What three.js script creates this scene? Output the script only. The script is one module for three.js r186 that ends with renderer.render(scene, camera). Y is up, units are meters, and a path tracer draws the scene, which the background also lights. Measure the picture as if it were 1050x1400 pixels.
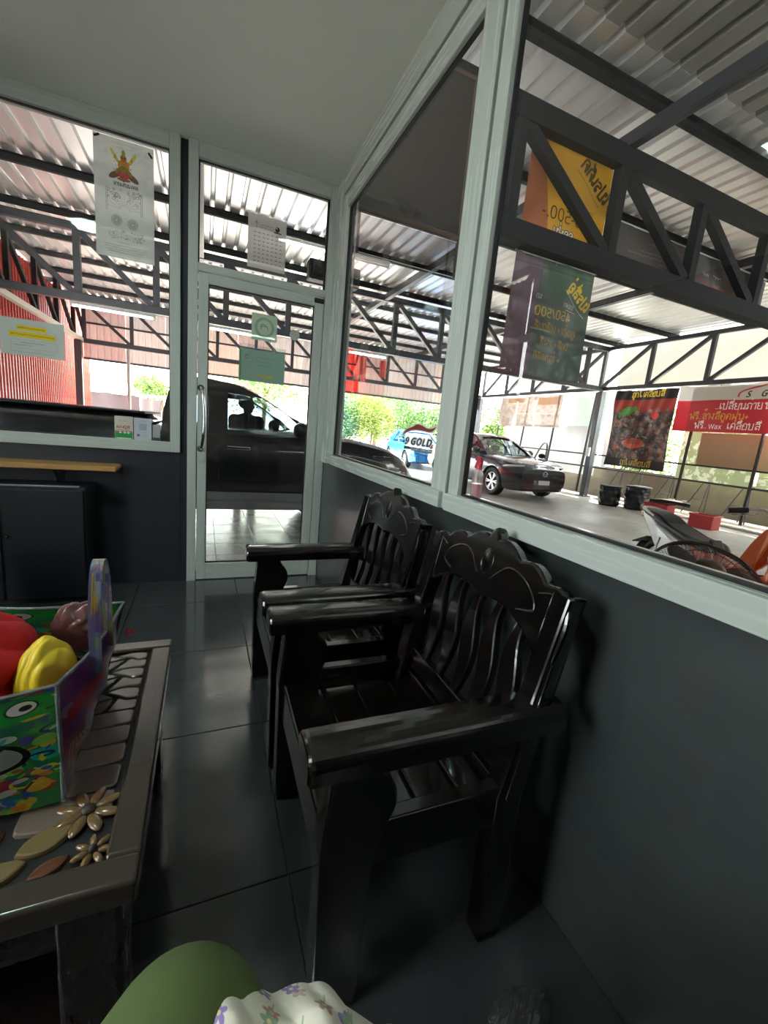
import * as THREE from 'three';
import { mergeGeometries, toCreasedNormals } from 'three/addons/utils/BufferGeometryUtils.js';
import { RoundedBoxGeometry } from 'three/addons/geometries/RoundedBoxGeometry.js';
import { MarchingCubes } from 'three/addons/objects/MarchingCubes.js';
import { RectAreaLightUniformsLib } from 'three/addons/lights/RectAreaLightUniformsLib.js';
import { Brush, Evaluator, SUBTRACTION, INTERSECTION } from 'three-bvh-csg';

// ---------------------------------------------------------------- camera, sky, sun, exposure
const scene = new THREE.Scene();
const camera = new THREE.PerspectiveCamera(2 * Math.atan(700 / 577.23) * 180 / Math.PI, 1050 / 1400, 0.02, 300);
camera.position.set(-0.815, 1.1498, 3.0856);
camera.rotation.set(-0.1893, -0.4125, 0.0949, 'YXZ');
const renderer = new THREE.WebGLRenderer({ antialias: true });
renderer.toneMapping = THREE.LinearToneMapping;
renderer.toneMappingExposure = 4.1;
renderer.shadowMap.enabled = true;
scene.background = new THREE.Color(0.94, 1.0, 0.99);
scene.backgroundIntensity = 3.2;
const sun = new THREE.DirectionalLight(0xfff3e0, 6.5);
sun.position.set(9, 26, -12); sun.target.position.set(1, 0, -4);
sun.castShadow = true; sun.shadow.radius = 2; sun.shadow.mapSize.set(2048, 2048);
Object.assign(sun.shadow.camera, { left: -26, right: 26, top: 26, bottom: -26, near: 1, far: 90 });
scene.add(sun, sun.target);
RectAreaLightUniformsLib.init();

// ---------------------------------------------------------------- helpers
const PI = Math.PI, V = (x, y, z) => new THREE.Vector3(x, y, z);
let seed = 7;
const rnd = (a = 1, b) => { seed = (seed * 1664525 + 1013904223) >>> 0; const t = seed / 4294967296; return b === undefined ? t * a : a + t * (b - a); };
const used = {};
const numbered = (n) => { const k = used[n] = (used[n] ?? -1) + 1; return k ? n + '_' + String(k).padStart(3, '0') : n; };
const clean = (g) => {
  let q = g.index ? g.toNonIndexed() : g.clone();
  for (const k of Object.keys(q.attributes)) if (!['position', 'normal', 'uv'].includes(k)) q.deleteAttribute(k);
  if (!q.attributes.normal) q.computeVertexNormals();
  if (!q.attributes.uv) q.setAttribute('uv', new THREE.Float32BufferAttribute(new Float32Array(q.attributes.position.count * 2), 2));
  q.morphAttributes = {}; q.clearGroups();
  return q;
};
const merge = (gs) => (Array.isArray(gs) ? (gs.length === 1 ? gs[0] : mergeGeometries(gs.map(clean))) : gs);
function obj(name, gs, m, parent = scene) {
  const o = new THREE.Mesh(merge(gs), m);
  o.name = parent === scene ? numbered(name) : name; o.castShadow = o.receiveShadow = true;
  if (parent !== scene) { const same = parent.children.filter((c) => c.name.replace(/_\d\d\d$/, '') === name).length; if (same) o.name = name + '_' + String(same).padStart(3, '0'); }
  parent.add(o); return o;
}
const tag = (o, label, category, group) => { o.userData.label = label; o.userData.category = category; if (group) o.userData.group = group; return o; };
function thing(name, label, category, [x, y, z] = [0, 0, 0], turn = 0, group) {
  const o = new THREE.Group(); o.name = numbered(name); o.position.set(x, y, z); o.rotation.y = turn; scene.add(o);
  return tag(o, label, category, group);
}
function struct(name, gs, m, parent = scene) { const o = obj(name, gs, m, parent); if (parent === scene) o.userData.kind = 'structure'; return o; }
function structGroup(name) { const o = new THREE.Group(); o.name = numbered(name); o.userData.kind = 'structure'; scene.add(o); return o; }
const at = (g, x, y, z, rx = 0, ry = 0, rz = 0) => g.applyMatrix4(new THREE.Matrix4().compose(V(x, y, z), new THREE.Quaternion().setFromEuler(new THREE.Euler(rx, ry, rz)), V(1, 1, 1)));
const bx = (x0, x1, y0, y1, z0, z1) => at(new THREE.BoxGeometry(x1 - x0, y1 - y0, z1 - z0), (x0 + x1) / 2, (y0 + y1) / 2, (z0 + z1) / 2);
const rb = (x0, x1, y0, y1, z0, z1, r = 0.006, s = 2) => at(new RoundedBoxGeometry(x1 - x0, y1 - y0, z1 - z0, s, r), (x0 + x1) / 2, (y0 + y1) / 2, (z0 + z1) / 2);
const cy = (r0, r1, h, x, y, z, rx = 0, rz = 0, n = 20) => at(new THREE.CylinderGeometry(r0, r1, h, n), x, y, z, rx, 0, rz);
// a square bar from a to b: w across, h the other way
function bar(a, b, w, h = w, up = V(0, 1, 0)) {
  const d = b.clone().sub(a), L = d.length(), X = d.normalize();
  let Z = X.clone().cross(Math.abs(X.dot(up)) > 0.99 ? V(0, 0, 1) : up).normalize(), Y = Z.clone().cross(X);
  return new THREE.BoxGeometry(L, h, w).applyMatrix4(new THREE.Matrix4().makeBasis(X, Y, Z).setPosition(a.clone().add(b).multiplyScalar(0.5)));
}
const tube = (pts, r, seg = 24, rad = 8, closed = false) => new THREE.TubeGeometry(new THREE.CatmullRomCurve3(pts, closed), seg, r, rad, closed);
const rod = (a, b, r, n = 8) => { const d = b.clone().sub(a); return new THREE.CylinderGeometry(r, r, d.length(), n).applyMatrix4(new THREE.Matrix4().compose(a.clone().add(b).multiplyScalar(0.5), new THREE.Quaternion().setFromUnitVectors(V(0, 1, 0), d.normalize()), V(1, 1, 1))); };
const shape = (pts) => new THREE.Shape(pts.map((p) => new THREE.Vector2(p[0], p[1])));
const ext = (s, depth, bevel = 0, seg = 1) => new THREE.ExtrudeGeometry(s, { depth: depth - 2 * bevel, bevelEnabled: bevel > 0, bevelSize: bevel, bevelOffset: -bevel, bevelThickness: bevel, bevelSegments: 2, steps: seg, curveSegments: 8 }).translate(0, 0, bevel);
const ball = (x, y, z, sx, sy = sx, sz = sx, n = 16) => new THREE.SphereGeometry(1, n, Math.max(8, n * 0.75 | 0)).scale(sx, sy, sz).translate(x, y, z);
// uv in metres from the face's main direction
function muv(g) {
  g = clean(g); const p = g.attributes.position, n = g.attributes.normal, u = g.attributes.uv;
  for (let i = 0; i < p.count; i++) {
    const ax = Math.abs(n.getX(i)), ay = Math.abs(n.getY(i)), az = Math.abs(n.getZ(i));
    if (ax >= ay && ax >= az) u.setXY(i, p.getZ(i), p.getY(i)); else if (ay >= az) u.setXY(i, p.getX(i), p.getZ(i)); else u.setXY(i, p.getX(i), p.getY(i));
  }
  return g;
}
const warp = (g, f) => { const p = g.attributes.position; for (let i = 0; i < p.count; i++) { const q = f(p.getX(i), p.getY(i), p.getZ(i)); p.setXYZ(i, q[0], q[1], q[2]); } g.computeVertexNormals(); return g; };

// ---------------------------------------------------------------- textures
const hash = (x, y, s) => { let h = Math.imul(x, 374761393) + Math.imul(y, 668265263) + Math.imul(s, 1274126177); h = Math.imul(h ^ (h >>> 13), 1274126177); return ((h ^ (h >>> 16)) >>> 0) / 4294967296; };
const vnoise = (x, y, s, per) => {
  const xi = Math.floor(x), yi = Math.floor(y), fx = x - xi, fy = y - yi, m = (a) => ((a % per) + per) % per;
  const sx = fx * fx * (3 - 2 * fx), sy = fy * fy * (3 - 2 * fy);
  const a = hash(m(xi), m(yi), s), b = hash(m(xi + 1), m(yi), s), c = hash(m(xi), m(yi + 1), s), d = hash(m(xi + 1), m(yi + 1), s);
  return a + (b - a) * sx + (c - a + (a - b - c + d) * sx) * sy;
};
const fbm = (x, y, s, per, oct = 4) => { let v = 0, a = 0.5, t = 0; for (let k = 0; k < oct; k++) { v += a * vnoise(x, y, s + k, per); t += a; a *= 0.5; x *= 2; y *= 2; per *= 2; } return v / t; };
function dataTex(n, f, srgb = true, rx = 1, ry = 1) {
  const d = new Uint8Array(n * n * 4);
  for (let j = 0; j < n; j++) for (let i = 0; i < n; i++) { const c = f(i / n, j / n); for (let k = 0; k < 3; k++) d[(j * n + i) * 4 + k] = Math.max(0, Math.min(255, c[k] * 255)); d[(j * n + i) * 4 + 3] = 255; }
  const t = new THREE.DataTexture(d, n, n); t.magFilter = t.minFilter = THREE.LinearFilter; t.wrapS = t.wrapT = THREE.RepeatWrapping;
  if (srgb) t.colorSpace = THREE.SRGBColorSpace; t.repeat.set(rx, ry); t.needsUpdate = true; return t;
}
const grain = (n, per, s, lo, hi, r = 1) => dataTex(n, (u, v) => { const k = lo + (hi - lo) * fbm(u * per, v * per, s, per, 5); return [k, k, k]; }, false, r, r);
function canvasTex(w, h, draw) {
  const c = document.createElement('canvas'); c.width = w; c.height = h; const g = c.getContext('2d'); draw(g, w, h);
  const t = new THREE.CanvasTexture(c); t.colorSpace = THREE.SRGBColorSpace; t.wrapS = t.wrapT = THREE.ClampToEdgeWrapping; return t;
}
const S = (color, roughness = 0.6, o = {}) => new THREE.MeshStandardMaterial({ color, roughness, metalness: 0, ...o });
const P = (color, roughness = 0.6, o = {}) => new THREE.MeshPhysicalMaterial({ color, roughness, metalness: 0, ...o });
const tint = (r, g, b) => new THREE.Color().setRGB(r, g, b);

// Thai lettering, drawn as strokes: [advance, path]; marks have advance 0 and sit over the letter before
const TH = {
  'เ': [3.6, 'M1.2-8V-1.6a1 1 0 1 0 1.1-.9'], 'แ': [6.6, 'M1.2-8V-1.6a1 1 0 1 0 1.1-.9M4.4-8V-1.6a1 1 0 1 0 1.1-.9'], 'โ': [4, 'M.2-10.5Q1.4-12.5 2.6-10.5Q3.4-9.4 2-8.4V-1.6a1 1 0 1 0 1.1-.9'], 'ใ': [4, 'M1-9.5a1.2 1.2 0 1 1 1.4 1V-1.6a1 1 0 1 0 1.1-.9'], 'ไ': [4, 'M.4-11.5L2.2-10V-1.6a1 1 0 1 0 1.1-.9'],
  'ป': [7.4, 'M2.2-7.2a.9.9 0 1 0-.9.9M2.2-7V0H6.2V-11'], 'บ': [7.4, 'M2.2-7.2a.9.9 0 1 0-.9.9M2.2-7V0H6.2V-8'], 'ล': [7, 'M1.2-7Q3.5-9.4 6-6.8V0M6-4Q3.5-6 1.8-3.6V-1.4a.9.9 0 1 0 .9-.8'], 'ส': [7.2, 'M1.2-7Q3.5-9 6-6.6V0M6-4Q3.5-6 1.8-3.6V-1.4a.9.9 0 1 0 .9-.8M4.4-7.8L7-9.8'],
  'ย': [7, 'M2.4-7.4a.9.9 0 1 0-1 .9Q1.2-4.4 3.2-4.2Q1.2-4 1.3-2Q1.4 0 3 0H6V-8'], 'น': [7.4, 'M2.2-7.2a.9.9 0 1 0-.9.9M2.2-7V-.2L5.4-1.8M6.2-8V-2a.9.9 0 1 0 .6 1'], 'ม': [7.4, 'M2.2-7.2a.9.9 0 1 0-.9.9M2.2-7V-1a.9.9 0 1 0 .8.1L6.2-.2V-8'],
  'ถ': [7, 'M2.6-1a.9.9 0 1 0-.9.9M2.4-1V-4L1.2-5.4Q1.4-8 3.6-8Q6-8 6-6V0'], 'ก': [6.6, 'M1.4 0V-4.4L.8-5.6Q1.6-8 3.6-8Q5.8-8 5.8-6V0'], 'า': [5, 'M.6-6.6Q1.2-8 2.6-8Q4-8 4-6.4V0'], 'ฟ': [8, 'M2.2-7.2a.9.9 0 1 0-.9.9M2-7V0L4.2-4.6L6.4 0V-11'], 'ฝ': [8, 'M1-6.4a.9.9 0 1 1 1.2.9L1.8 0L4.2-4.6L6.4 0V-11'],
  'ร': [5.8, 'M5-7.4Q2.6-9 1-6.6Q1-5 3-5.2Q4.4-5.2 4.4-3.6V-1.4a.9.9 0 1 1-.9-.9'], 'ง': [6, 'M3.4-7.2a.9.9 0 1 1 .9 1V-.2L.8-3.6'], 'ด': [7.2, 'M3.8-4.2a.9.9 0 1 0-.9.9L1.6 0Q.4-8 3.8-8Q6.4-8 6.4-5V0'], 'ต': [7.2, 'M3.8-4.2a.9.9 0 1 0-.9.9L1.6 0Q.4-7.6 2.8-8L3.8-7.2L4.8-8Q6.4-7.6 6.4-5V0'], 'ค': [7.2, 'M3.9-3.6a.9.9 0 1 1-.9-.9L1.8 0V-4.6Q1.6-8 4-8Q6.4-8 6.4-5V0'], 'คี': [7, ''],
  'อ': [6.8, 'M2.6-5.2a.9.9 0 1 1-.9-1Q2-8 3.8-8Q6-8 6-4.6V0H1.4V-4.4'], 'ท': [7.2, 'M2.2-7.2a.9.9 0 1 0-.9.9M2.2-7V0L4.6-7.4Q6.2-8.4 6.2-6.4V0'], 'ห': [7.2, 'M2.2-7.2a.9.9 0 1 0-.9.9M2.2-7V0L2.2-3L4.6-4.6Q6.2-4.4 6.2-2V0M4.6-4.6a1 1 0 1 0 1.6-1.6'], 'ว': [5.6, 'M1-6.8Q3-9 4.6-7V-1.4a.9.9 0 1 1-.9-.9'], 'ข': [6.6, 'M2.6-7.2a.9.9 0 1 0-1 .9L2-4.6V0H5.8V-8'], 'ซ': [7, 'M2.6-7.2a.9.9 0 1 0-1 .9L2-4.6V0H5.8V-6L7-8.6'], 'ั': [0, 'M-4.6-9.6a.8.8 0 1 0 .6 1Q-2-8.6-1-11'],
  'ี': [0, 'M-5.8-9.2Q-3.6-12.4-1.2-9.4H-5.8M-1.2-9.4V-12'], 'ิ': [0, 'M-5.8-9.2Q-3.6-12.4-1.2-9.4H-5.8'], 'ื': [0, 'M-5.8-9.2Q-3.6-12.4-1.2-9.4H-5.8M-1.2-9.4V-12M-2.4-10V-12'], '่': [0, 'M-1.6-14.6V-12.6'], '้': [0, 'M-4-14.4Q-3-15-3-13.6Q-3-12.8-4.2-12.8Q-2-12.4-.8-14.8'], '็': [0, 'M-4.6-9.4Q-3-11.4-2-9.6Q-3-9-3.4-9.8M-1.6-10.6L-.6-12'], '์': [0, 'M-2.6-10a.8.8 0 1 0-.6.9L-1-12'],
  'ุ': [0, 'M-2.4 1.6a.7.7 0 1 1 .8.4V4.4'], 'ู': [0, 'M-4 1.6a.7.7 0 1 1 .8.4V4.2H-1.2V1.6'], '+': [5, 'M.4-3.6H4.2M2.3-5.6V-1.6'],
};
function thaiWidth(g, s, size) { let w = 0; for (const ch of s) w += TH[ch] ? TH[ch][0] * size / 8 : ch === ' ' ? size * 0.4 : (g.font = size * 1.1 + 'px sans-serif', g.measureText(ch).width); return w; }
function thai(g, s, x, y, size, color, weight = 1.1, outline) {
  g.save(); g.lineCap = 'round'; g.lineJoin = 'round';
  for (const ch of s) {
    const t = TH[ch];
    if (t) {
      g.save(); g.translate(x, y); g.scale(size / 8, size / 8); const p = new Path2D(t[1]);
      if (outline) { g.strokeStyle = outline; g.lineWidth = weight + 1.6; g.stroke(p); }
      g.strokeStyle = color; g.lineWidth = weight; g.stroke(p); g.restore(); x += t[0] * size / 8;
    } else if (ch === ' ') x += size * 0.4;
    else { g.font = size * 1.1 + 'px sans-serif'; g.fillStyle = color; if (outline) { g.strokeStyle = outline; g.lineWidth = size * 0.2; g.strokeText(ch, x, y); } g.fillText(ch, x, y); x += g.measureText(ch).width; }
  }
  g.restore(); return x;
}

// ---------------------------------------------------------------- shared materials
const noiseA = grain(256, 8, 3, 0.35, 1), noiseB = grain(256, 24, 9, 0, 1);
const wear = grain(256, 10, 5, 0.82, 1);
const M = {};
M.frame = S(tint(0.57, 0.62, 0.58), 0.38, { roughnessMap: noiseA });
M.glass = P(0xffffff, 0, { transmission: 1, thickness: 0, ior: 1.5 });
M.gasket = S(tint(0.012, 0.013, 0.016), 0.6);
M.chrome = S(tint(0.75, 0.76, 0.78), 0.12, { metalness: 1 });
M.steelBlack = S(tint(0.008, 0.009, 0.010), 0.8);
M.steelGrey = S(tint(0.05, 0.052, 0.062), 0.55, { roughnessMap: noiseA });
M.rubber = S(tint(0.012, 0.012, 0.013), 0.75);
M.blackPlastic = S(tint(0.012, 0.012, 0.014), 0.45);
M.whitePlastic = S(tint(0.75, 0.76, 0.74), 0.45);

// ================================================================ the room
const H = 2.695, GY = -0.17;                       // ceiling height, level of the ground outside
M.wallDark = S(tint(0.030, 0.033, 0.043), 0.40, { roughnessMap: wear, bumpMap: noiseB, bumpScale: 0.0006 });
M.ceiling = S(tint(0.87, 0.89, 0.83), 0.75, { bumpMap: noiseA, bumpScale: 0.002 });
M.slab = S(tint(0.10, 0.10, 0.10), 0.8);
const tileTex = [0, 1, 2].map((k) => dataTex(128, (u, v) => { const n = 0.24 + 0.06 * fbm(u * 5, v * 5, 40 + k, 5, 5); return [n * 0.96, n, n * 1.03]; }, true, 1.6, 1.6));
M.tile = tileTex.map((t) => P(0xffffff, 0.3, { map: t, roughnessMap: noiseA, bumpMap: noiseA, bumpScale: 0.0003, clearcoat: 1, clearcoatRoughness: 0.09 }));
{
  const f = struct('floor', bx(-3.1, 0.1, GY, -0.012, -0.1, 4.7), M.slab);
  const tg = muv(rb(-0.2985, 0.2985, -0.012, 0, -0.2985, 0.2985, 0.002, 1));
  for (let i = 0; i < 5; i++) for (let j = 0; j < 8; j++) {
    const t = obj('tile', tg, M.tile[(i * 5 + j * 3) % 3], f); t.position.set(-0.3 - 0.6 * i, 0, 0.1 + 0.6 * j); if ((i + j) % 2) t.rotation.y = PI;
  }
  struct('ceiling', muv(bx(-3.1, 0.12, H, H + 0.1, -0.12, 4.7)), M.ceiling);
  const scuff = canvasTex(1024, 256, (g, w, h) => {
    g.fillStyle = 'rgb(60,67,67)'; g.fillRect(0, 0, w, h);
    for (let k = 0; k < 900; k++) { g.fillStyle = 'rgba(' + (rnd() < 0.5 ? '44,49,50' : '74,80,81') + ',' + rnd(0.02, 0.10) + ')'; g.fillRect(rnd(w), rnd(h), rnd(4, 60), rnd(2, 40)); }
  });
  scuff.wrapS = scuff.wrapT = THREE.RepeatWrapping; scuff.repeat.set(1 / 4.8, 1 / 1.2);
  M.wallRight = P(0xffffff, 0.42, { map: scuff, roughnessMap: wear, bumpMap: noiseB, bumpScale: 0.0008, clearcoat: 0.7, clearcoatRoughness: 0.22 });
  struct('wall_right', muv(bx(0, 0.1, GY, 0.895, -0.1, 4.7)), M.wallRight);
  struct('wall_back', [muv(bx(-3.1, -0.957, GY, 0.885, -0.1, 0)), muv(bx(-0.957, -0.917, GY, H, -0.1, -0.005))], M.wallDark);
  struct('wall_left', [muv(bx(-3.1, -3, GY, H, -0.1, 2.2)), muv(bx(-3.1, -3, GY, H, 3.25, 4.7)), muv(bx(-3.1, -3, GY, 0.8, 2.2, 3.25)), muv(bx(-3.1, -3, 2.4, H, 2.2, 3.25))], M.wallDark);
  struct('wall_front', muv(bx(-3.1, 0.1, GY, H, 4.6, 4.7)), M.wallDark);
  struct('trim_1', [rb(-0.028, 0.07, 2.572, H, 0.19, 4.6, 0.004), rb(-0.02, 0.08, 0.885, H, -0.1, 0.178, 0.004)], M.frame);
  struct('trim_2', [bx(-0.01, 0.06, 2.56, 2.574, 0.19, 4.6), bx(-0.008, 0.06, 0.895, 2.565, 0.176, 0.196), bx(-0.008, 0.05, 0.895, 2.565, 1.793, 1.814)], M.gasket);
}
// a framed pane: local x along the wall, local z towards the room
function frame(g, u0, u1, v0, v1, w, zo = -0.06, zi = 0.025, paneZ = -0.012) {
  const { l, r, t, b } = w;
  for (const [a, c] of [[u0, u0 + l], [u1 - r, u1]]) struct('frame_stile', rb(a, c, v0, v1, zo, zi, 0.004), M.frame, g);
  struct('frame_rail', rb(u0 + l, u1 - r, v0, v0 + b, zo, zi - 0.001, 0.004), M.frame, g);
  struct('frame_rail', rb(u0 + l, u1 - r, v1 - t, v1, zo, zi - 0.001, 0.004), M.frame, g);
  const a = u0 + l, c = u1 - r, d = v0 + b, e = v1 - t, k = 0.006;
  struct('gasket', [bx(a, c, d, d + k, paneZ - 0.008, paneZ + 0.008), bx(a, c, e - k, e, paneZ - 0.008, paneZ + 0.008), bx(a, a + k, d, e, paneZ - 0.008, paneZ + 0.008), bx(c - k, c, d, e, paneZ - 0.008, paneZ + 0.008)], M.gasket, g);
  struct('pane', new THREE.PlaneGeometry(c - a, e - d).translate((a + c) / 2, (d + e) / 2, paneZ), M.glass, g);
}
{
  const w1 = structGroup('window_1'); frame(w1, -2.62, -0.958, 0.885, H, { l: 0.062, r: 0.058, t: 0.078, b: 0.066 });
  const w2 = structGroup('window_2');            // the light over the door, with the door's jambs
  for (const [a, c] of [[-0.917, -0.862], [-0.062, -0.002]]) struct('door_jamb', rb(a, c, 0, H, -0.06, 0.022, 0.004), M.frame, w2);
  struct('transom_rail', rb(-0.862, -0.062, 2.004, 2.05, -0.06, 0.022, 0.004), M.frame, w2);
  struct('head_rail', rb(-0.862, -0.062, 2.617, H, -0.06, 0.022, 0.004), M.frame, w2);
  struct('gasket', [bx(-0.862, -0.854, 2.05, 2.617, -0.03, -0.012), bx(-0.074, -0.062, 2.05, 2.617, -0.03, -0.012), bx(-0.862, -0.062, 2.609, 2.617, -0.03, -0.012)], M.gasket, w2);
  struct('pane', new THREE.PlaneGeometry(0.8, 0.567).translate(-0.462, 2.3335, -0.022), M.glass, w2);
  const d = structGroup('door_1'); frame(d, -0.858, -0.066, 0.006, 1.999, { l: 0.058, r: 0.062, t: 0.058, b: 0.115 }, -0.045, 0.012, -0.016);
  struct('handle', [tube([V(-0.838, 1.31, 0.012), V(-0.832, 1.3, 0.045), V(-0.822, 1.24, 0.062), V(-0.816, 1.12, 0.066), V(-0.822, 0.99, 0.062), V(-0.832, 0.93, 0.045), V(-0.838, 0.92, 0.012)], 0.011, 40, 10), cy(0.02, 0.02, 0.006, -0.838, 1.31, 0.014, PI / 2), cy(0.02, 0.02, 0.006, -0.838, 0.92, 0.014, PI / 2)], M.chrome, d);
  struct('lock', [rb(-0.85, -0.806, 0.83, 0.9, 0.01, 0.022, 0.004), cy(0.012, 0.012, 0.02, -0.83, 0.865, 0.026, PI / 2)], M.frame, d);
  struct('top_catch', [rb(-0.135, -0.07, 1.962, 1.99, 0.011, 0.03, 0.004)], M.gasket, d);
  for (const [n, z0, z1, l, r] of [['window_3', 0.196, 1.794, 0.082, 0.105], ['window_4', 1.813, 3.6, 0.06, 0.08], ['window_5', 3.62, 4.6, 0.08, 0.08]]) {
    const w = structGroup(n); w.rotation.y = -PI / 2; frame(w, z0, z1, 0.895, 2.562, { l, r, t: 0.086, b: 0.062 }, -0.014, 0.022, -0.004); struct('sill_ledge', rb(z0 + 0.002, z1 - 0.002, 0.93, 0.958, -0.05, -0.016, 0.003), M.frame, w); struct('sill_track', rb(z0 + 0.01, z1 - 0.01, 0.897, 0.9565, 0.021, 0.04, 0.003), M.frame, w);
  }
}

{ const w = structGroup('window_6'); w.position.x = -3; w.rotation.y = PI / 2; frame(w, -3.25, -2.2, 0.8, 2.4, { l: 0.05, r: 0.05, t: 0.05, b: 0.05 }); }   // beside the viewer, out of the picture

// ================================================================ the shed outside
M.concrete = (() => {
  const t = dataTex(512, (u, v) => { const a = fbm(u * 6, v * 6, 11, 6, 6), b = fbm(u * 30, v * 30, 17, 30, 3), k = 0.70 + 0.18 * (a - 0.5) + 0.10 * (b - 0.5); return [k, k * 0.985, k * 0.95]; }, true, 0.22, 0.22);
  const r = dataTex(256, (u, v) => { const k = 0.35 + 0.6 * fbm(u * 5, v * 5, 23, 5, 4); return [k, k, k]; }, false, 0.22, 0.22);
  return S(0xffffff, 0.7, { map: t, roughnessMap: r, bumpMap: noiseB, bumpScale: 0.001 });
})();
M.pave = S(0xffffff, 0.42, { map: dataTex(128, (u, v) => { const k = 0.78 + 0.1 * fbm(u * 8, v * 8, 29, 8, 4); return [k, k, k * 0.98]; }), roughnessMap: noiseA });
{
  struct('ground', muv(bx(-20, 16, GY - 0.25, GY, -13.2, 14)), M.concrete);
  struct('street', muv(bx(-40, 45, GY - 0.27, GY - 0.02, -60, -13.2)), S(0xffffff, 0.9, { map: M.concrete.map, bumpMap: noiseB, bumpScale: 0.002 }));
  struct('yard_beyond', muv(bx(16, 45, GY - 0.28, GY - 0.03, -13.2, 7)), S(tint(0.24, 0.26, 0.16), 0.95));
  const p = struct('doorstep', rb(-1.9, 1.1, GY, GY + 0.02, -0.62, -0.12, 0.006), M.pave), tg = muv(rb(-0.198, 0.198, 0, 0.022, -0.198, 0.198, 0.003, 1));
  for (let i = 0; i < 8; i++) for (let j = 0; j < 8; j++) { const t = obj('tile', tg, M.pave, p); t.position.set(-1.7 + 0.4 * i, GY, -0.83 - 0.4 * j); t.rotation.y = ((i * 3 + j) % 4) * PI / 2; }
}
// ---- corrugated sheet: profile across x, length along z
function sheet(pitches, pitch, h, len, th = 0.003) {
  const top = [], n = [[0, 0], [0.5, 0], [0.64, 1], [0.86, 1]];
  for (let k = 0; k < pitches; k++) for (const [a, b] of n) top.push([(k + a) * pitch, b * h]);
  top.push([pitches * pitch, 0]);
  return ext(shape([...top, ...top.slice().reverse().map(([x, y]) => [x, y - th])]), len);
}
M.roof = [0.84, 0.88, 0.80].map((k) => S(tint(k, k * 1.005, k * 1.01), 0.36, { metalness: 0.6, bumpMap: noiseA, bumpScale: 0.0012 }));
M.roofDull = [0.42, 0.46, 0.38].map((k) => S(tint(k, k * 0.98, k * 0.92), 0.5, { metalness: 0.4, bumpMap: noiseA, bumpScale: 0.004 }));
{
  const roof = structGroup('roof');
  for (const [z0, z1, y] of [[-12.0, -5.6, 4.056], [-5.85, 0.35, 4.062], [0.05, 5.0, 4.068]]) {
    const len = z1 - z0, strip = (pts) => ext(shape([...pts, ...pts.slice().reverse().map(([x, y]) => [x, y - 0.003])]), len), pans = [], ribs = [];
    for (let k = 0; k < 4; k++) { const p = (a, b) => [(k + a) * 0.2, b]; pans.push(strip([p(0, 0), p(0.66, 0)])); ribs.push(strip([p(0.66, 0), p(0.75, 0.04), p(0.91, 0.04), p(1, 0)])); }
    const g = muv(mergeGeometries(pans.map(clean))), gr = muv(mergeGeometries(ribs.map(clean)));
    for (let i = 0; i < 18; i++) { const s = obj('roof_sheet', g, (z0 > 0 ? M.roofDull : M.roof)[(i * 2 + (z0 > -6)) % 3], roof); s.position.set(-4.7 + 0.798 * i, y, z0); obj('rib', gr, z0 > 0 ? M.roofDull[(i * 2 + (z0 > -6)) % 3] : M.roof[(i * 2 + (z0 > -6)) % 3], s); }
  }
  for (const z of [3.9, 2.65, 1.35, 0.08, -1.28, -2.66, -4.25, -5.72, -7.0, -8.2, -9.4, -10.55, -11.7]) {
    const p = obj('purlin', [bx(-4.7, 9.7, 3.955, 4.052, z - 0.004, z), bx(-4.7, 9.7, 3.955, 3.96, z, z + 0.05), bx(-4.7, 9.7, 4.047, 4.052, z, z + 0.05)], z > -6.5 ? M.steelBlack : M.steelGrey, roof);
    p.userData.label = 'dark steel channel carrying the roof sheets';
  }
  struct('wall_behind', muv(bx(-1.5, 9.6, GY, 4.04, 5.05, 5.2)), S(tint(0.25, 0.25, 0.24), 0.8));
  struct('wall_beside', muv(bx(-4.6, -4.5, GY, 4.04, -3.4, 1.4)), S(tint(0.25, 0.25, 0.24), 0.8));
  for (const x of [-0.9, 2.68, 6.1]) obj('rafter', bx(x - 0.045, x + 0.045, 3.84, 3.955, -11.6, 4.6), M.steelGrey, roof);
}
// ---- lattice trusses: local x along the truss
function truss(name, label, pos, turn, L, posts, yb, yt, o = {}) {
  const { ch = 0.12, w = 0.09, m = M.steelGrey, cm = m, flip = false, ends = true } = o;
  const t = thing(name, label, 'truss', pos, turn, o.group);
  obj('top_chord', rb(0, L, yt - ch, yt, -w / 2, w / 2, 0.006), m, t); obj('bottom_chord', rb(0, L, yb, yb + ch, -w / 2 - 0.01, w / 2 + 0.01, 0.006), cm, t);
  posts.forEach((x, i) => {
    obj('post', rb(x - w / 2, x + w / 2, yb + ch, yt - ch, -w / 2, w / 2, 0.006), m, t);
    if (i < posts.length - 1) { const n = posts[i + 1], a = V(x + w * 0.6, flip ? yb + ch : yt - ch, 0), b = V(n - w * 0.6, flip ? yt - ch : yb + ch, 0); obj('diagonal', bar(a, b, w * 0.8, w * 0.9), m, t); }
  });
  return t;
}
const steps = (a, d, n) => Array.from({ length: n }, (_, i) => a + d * i);
truss('roof_truss', 'black steel lattice truss nearest the window, with printed banners tied behind it', [0.02, 0, -0.21], 0, 9.3, steps(0.31, 1.17, 8), 2.81, 3.86, { ch: 0.17, w: 0.1, m: M.steelBlack });
truss('roof_truss', 'dark steel lattice truss across the middle of the shed, with tube lamps under it', [-3.95, 0, -5.88], 0, 13.3, steps(0.06, 1.14, 12), 2.78, 3.95, { w: 0.1 });
truss('roof_truss', 'steel lattice truss at the far end of the shed, in front of the hanging sheets', [-3.95, 0, -11.6], 0, 13.3, steps(0.06, 1.14, 12), 2.76, 3.92, { w: 0.09 });
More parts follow.
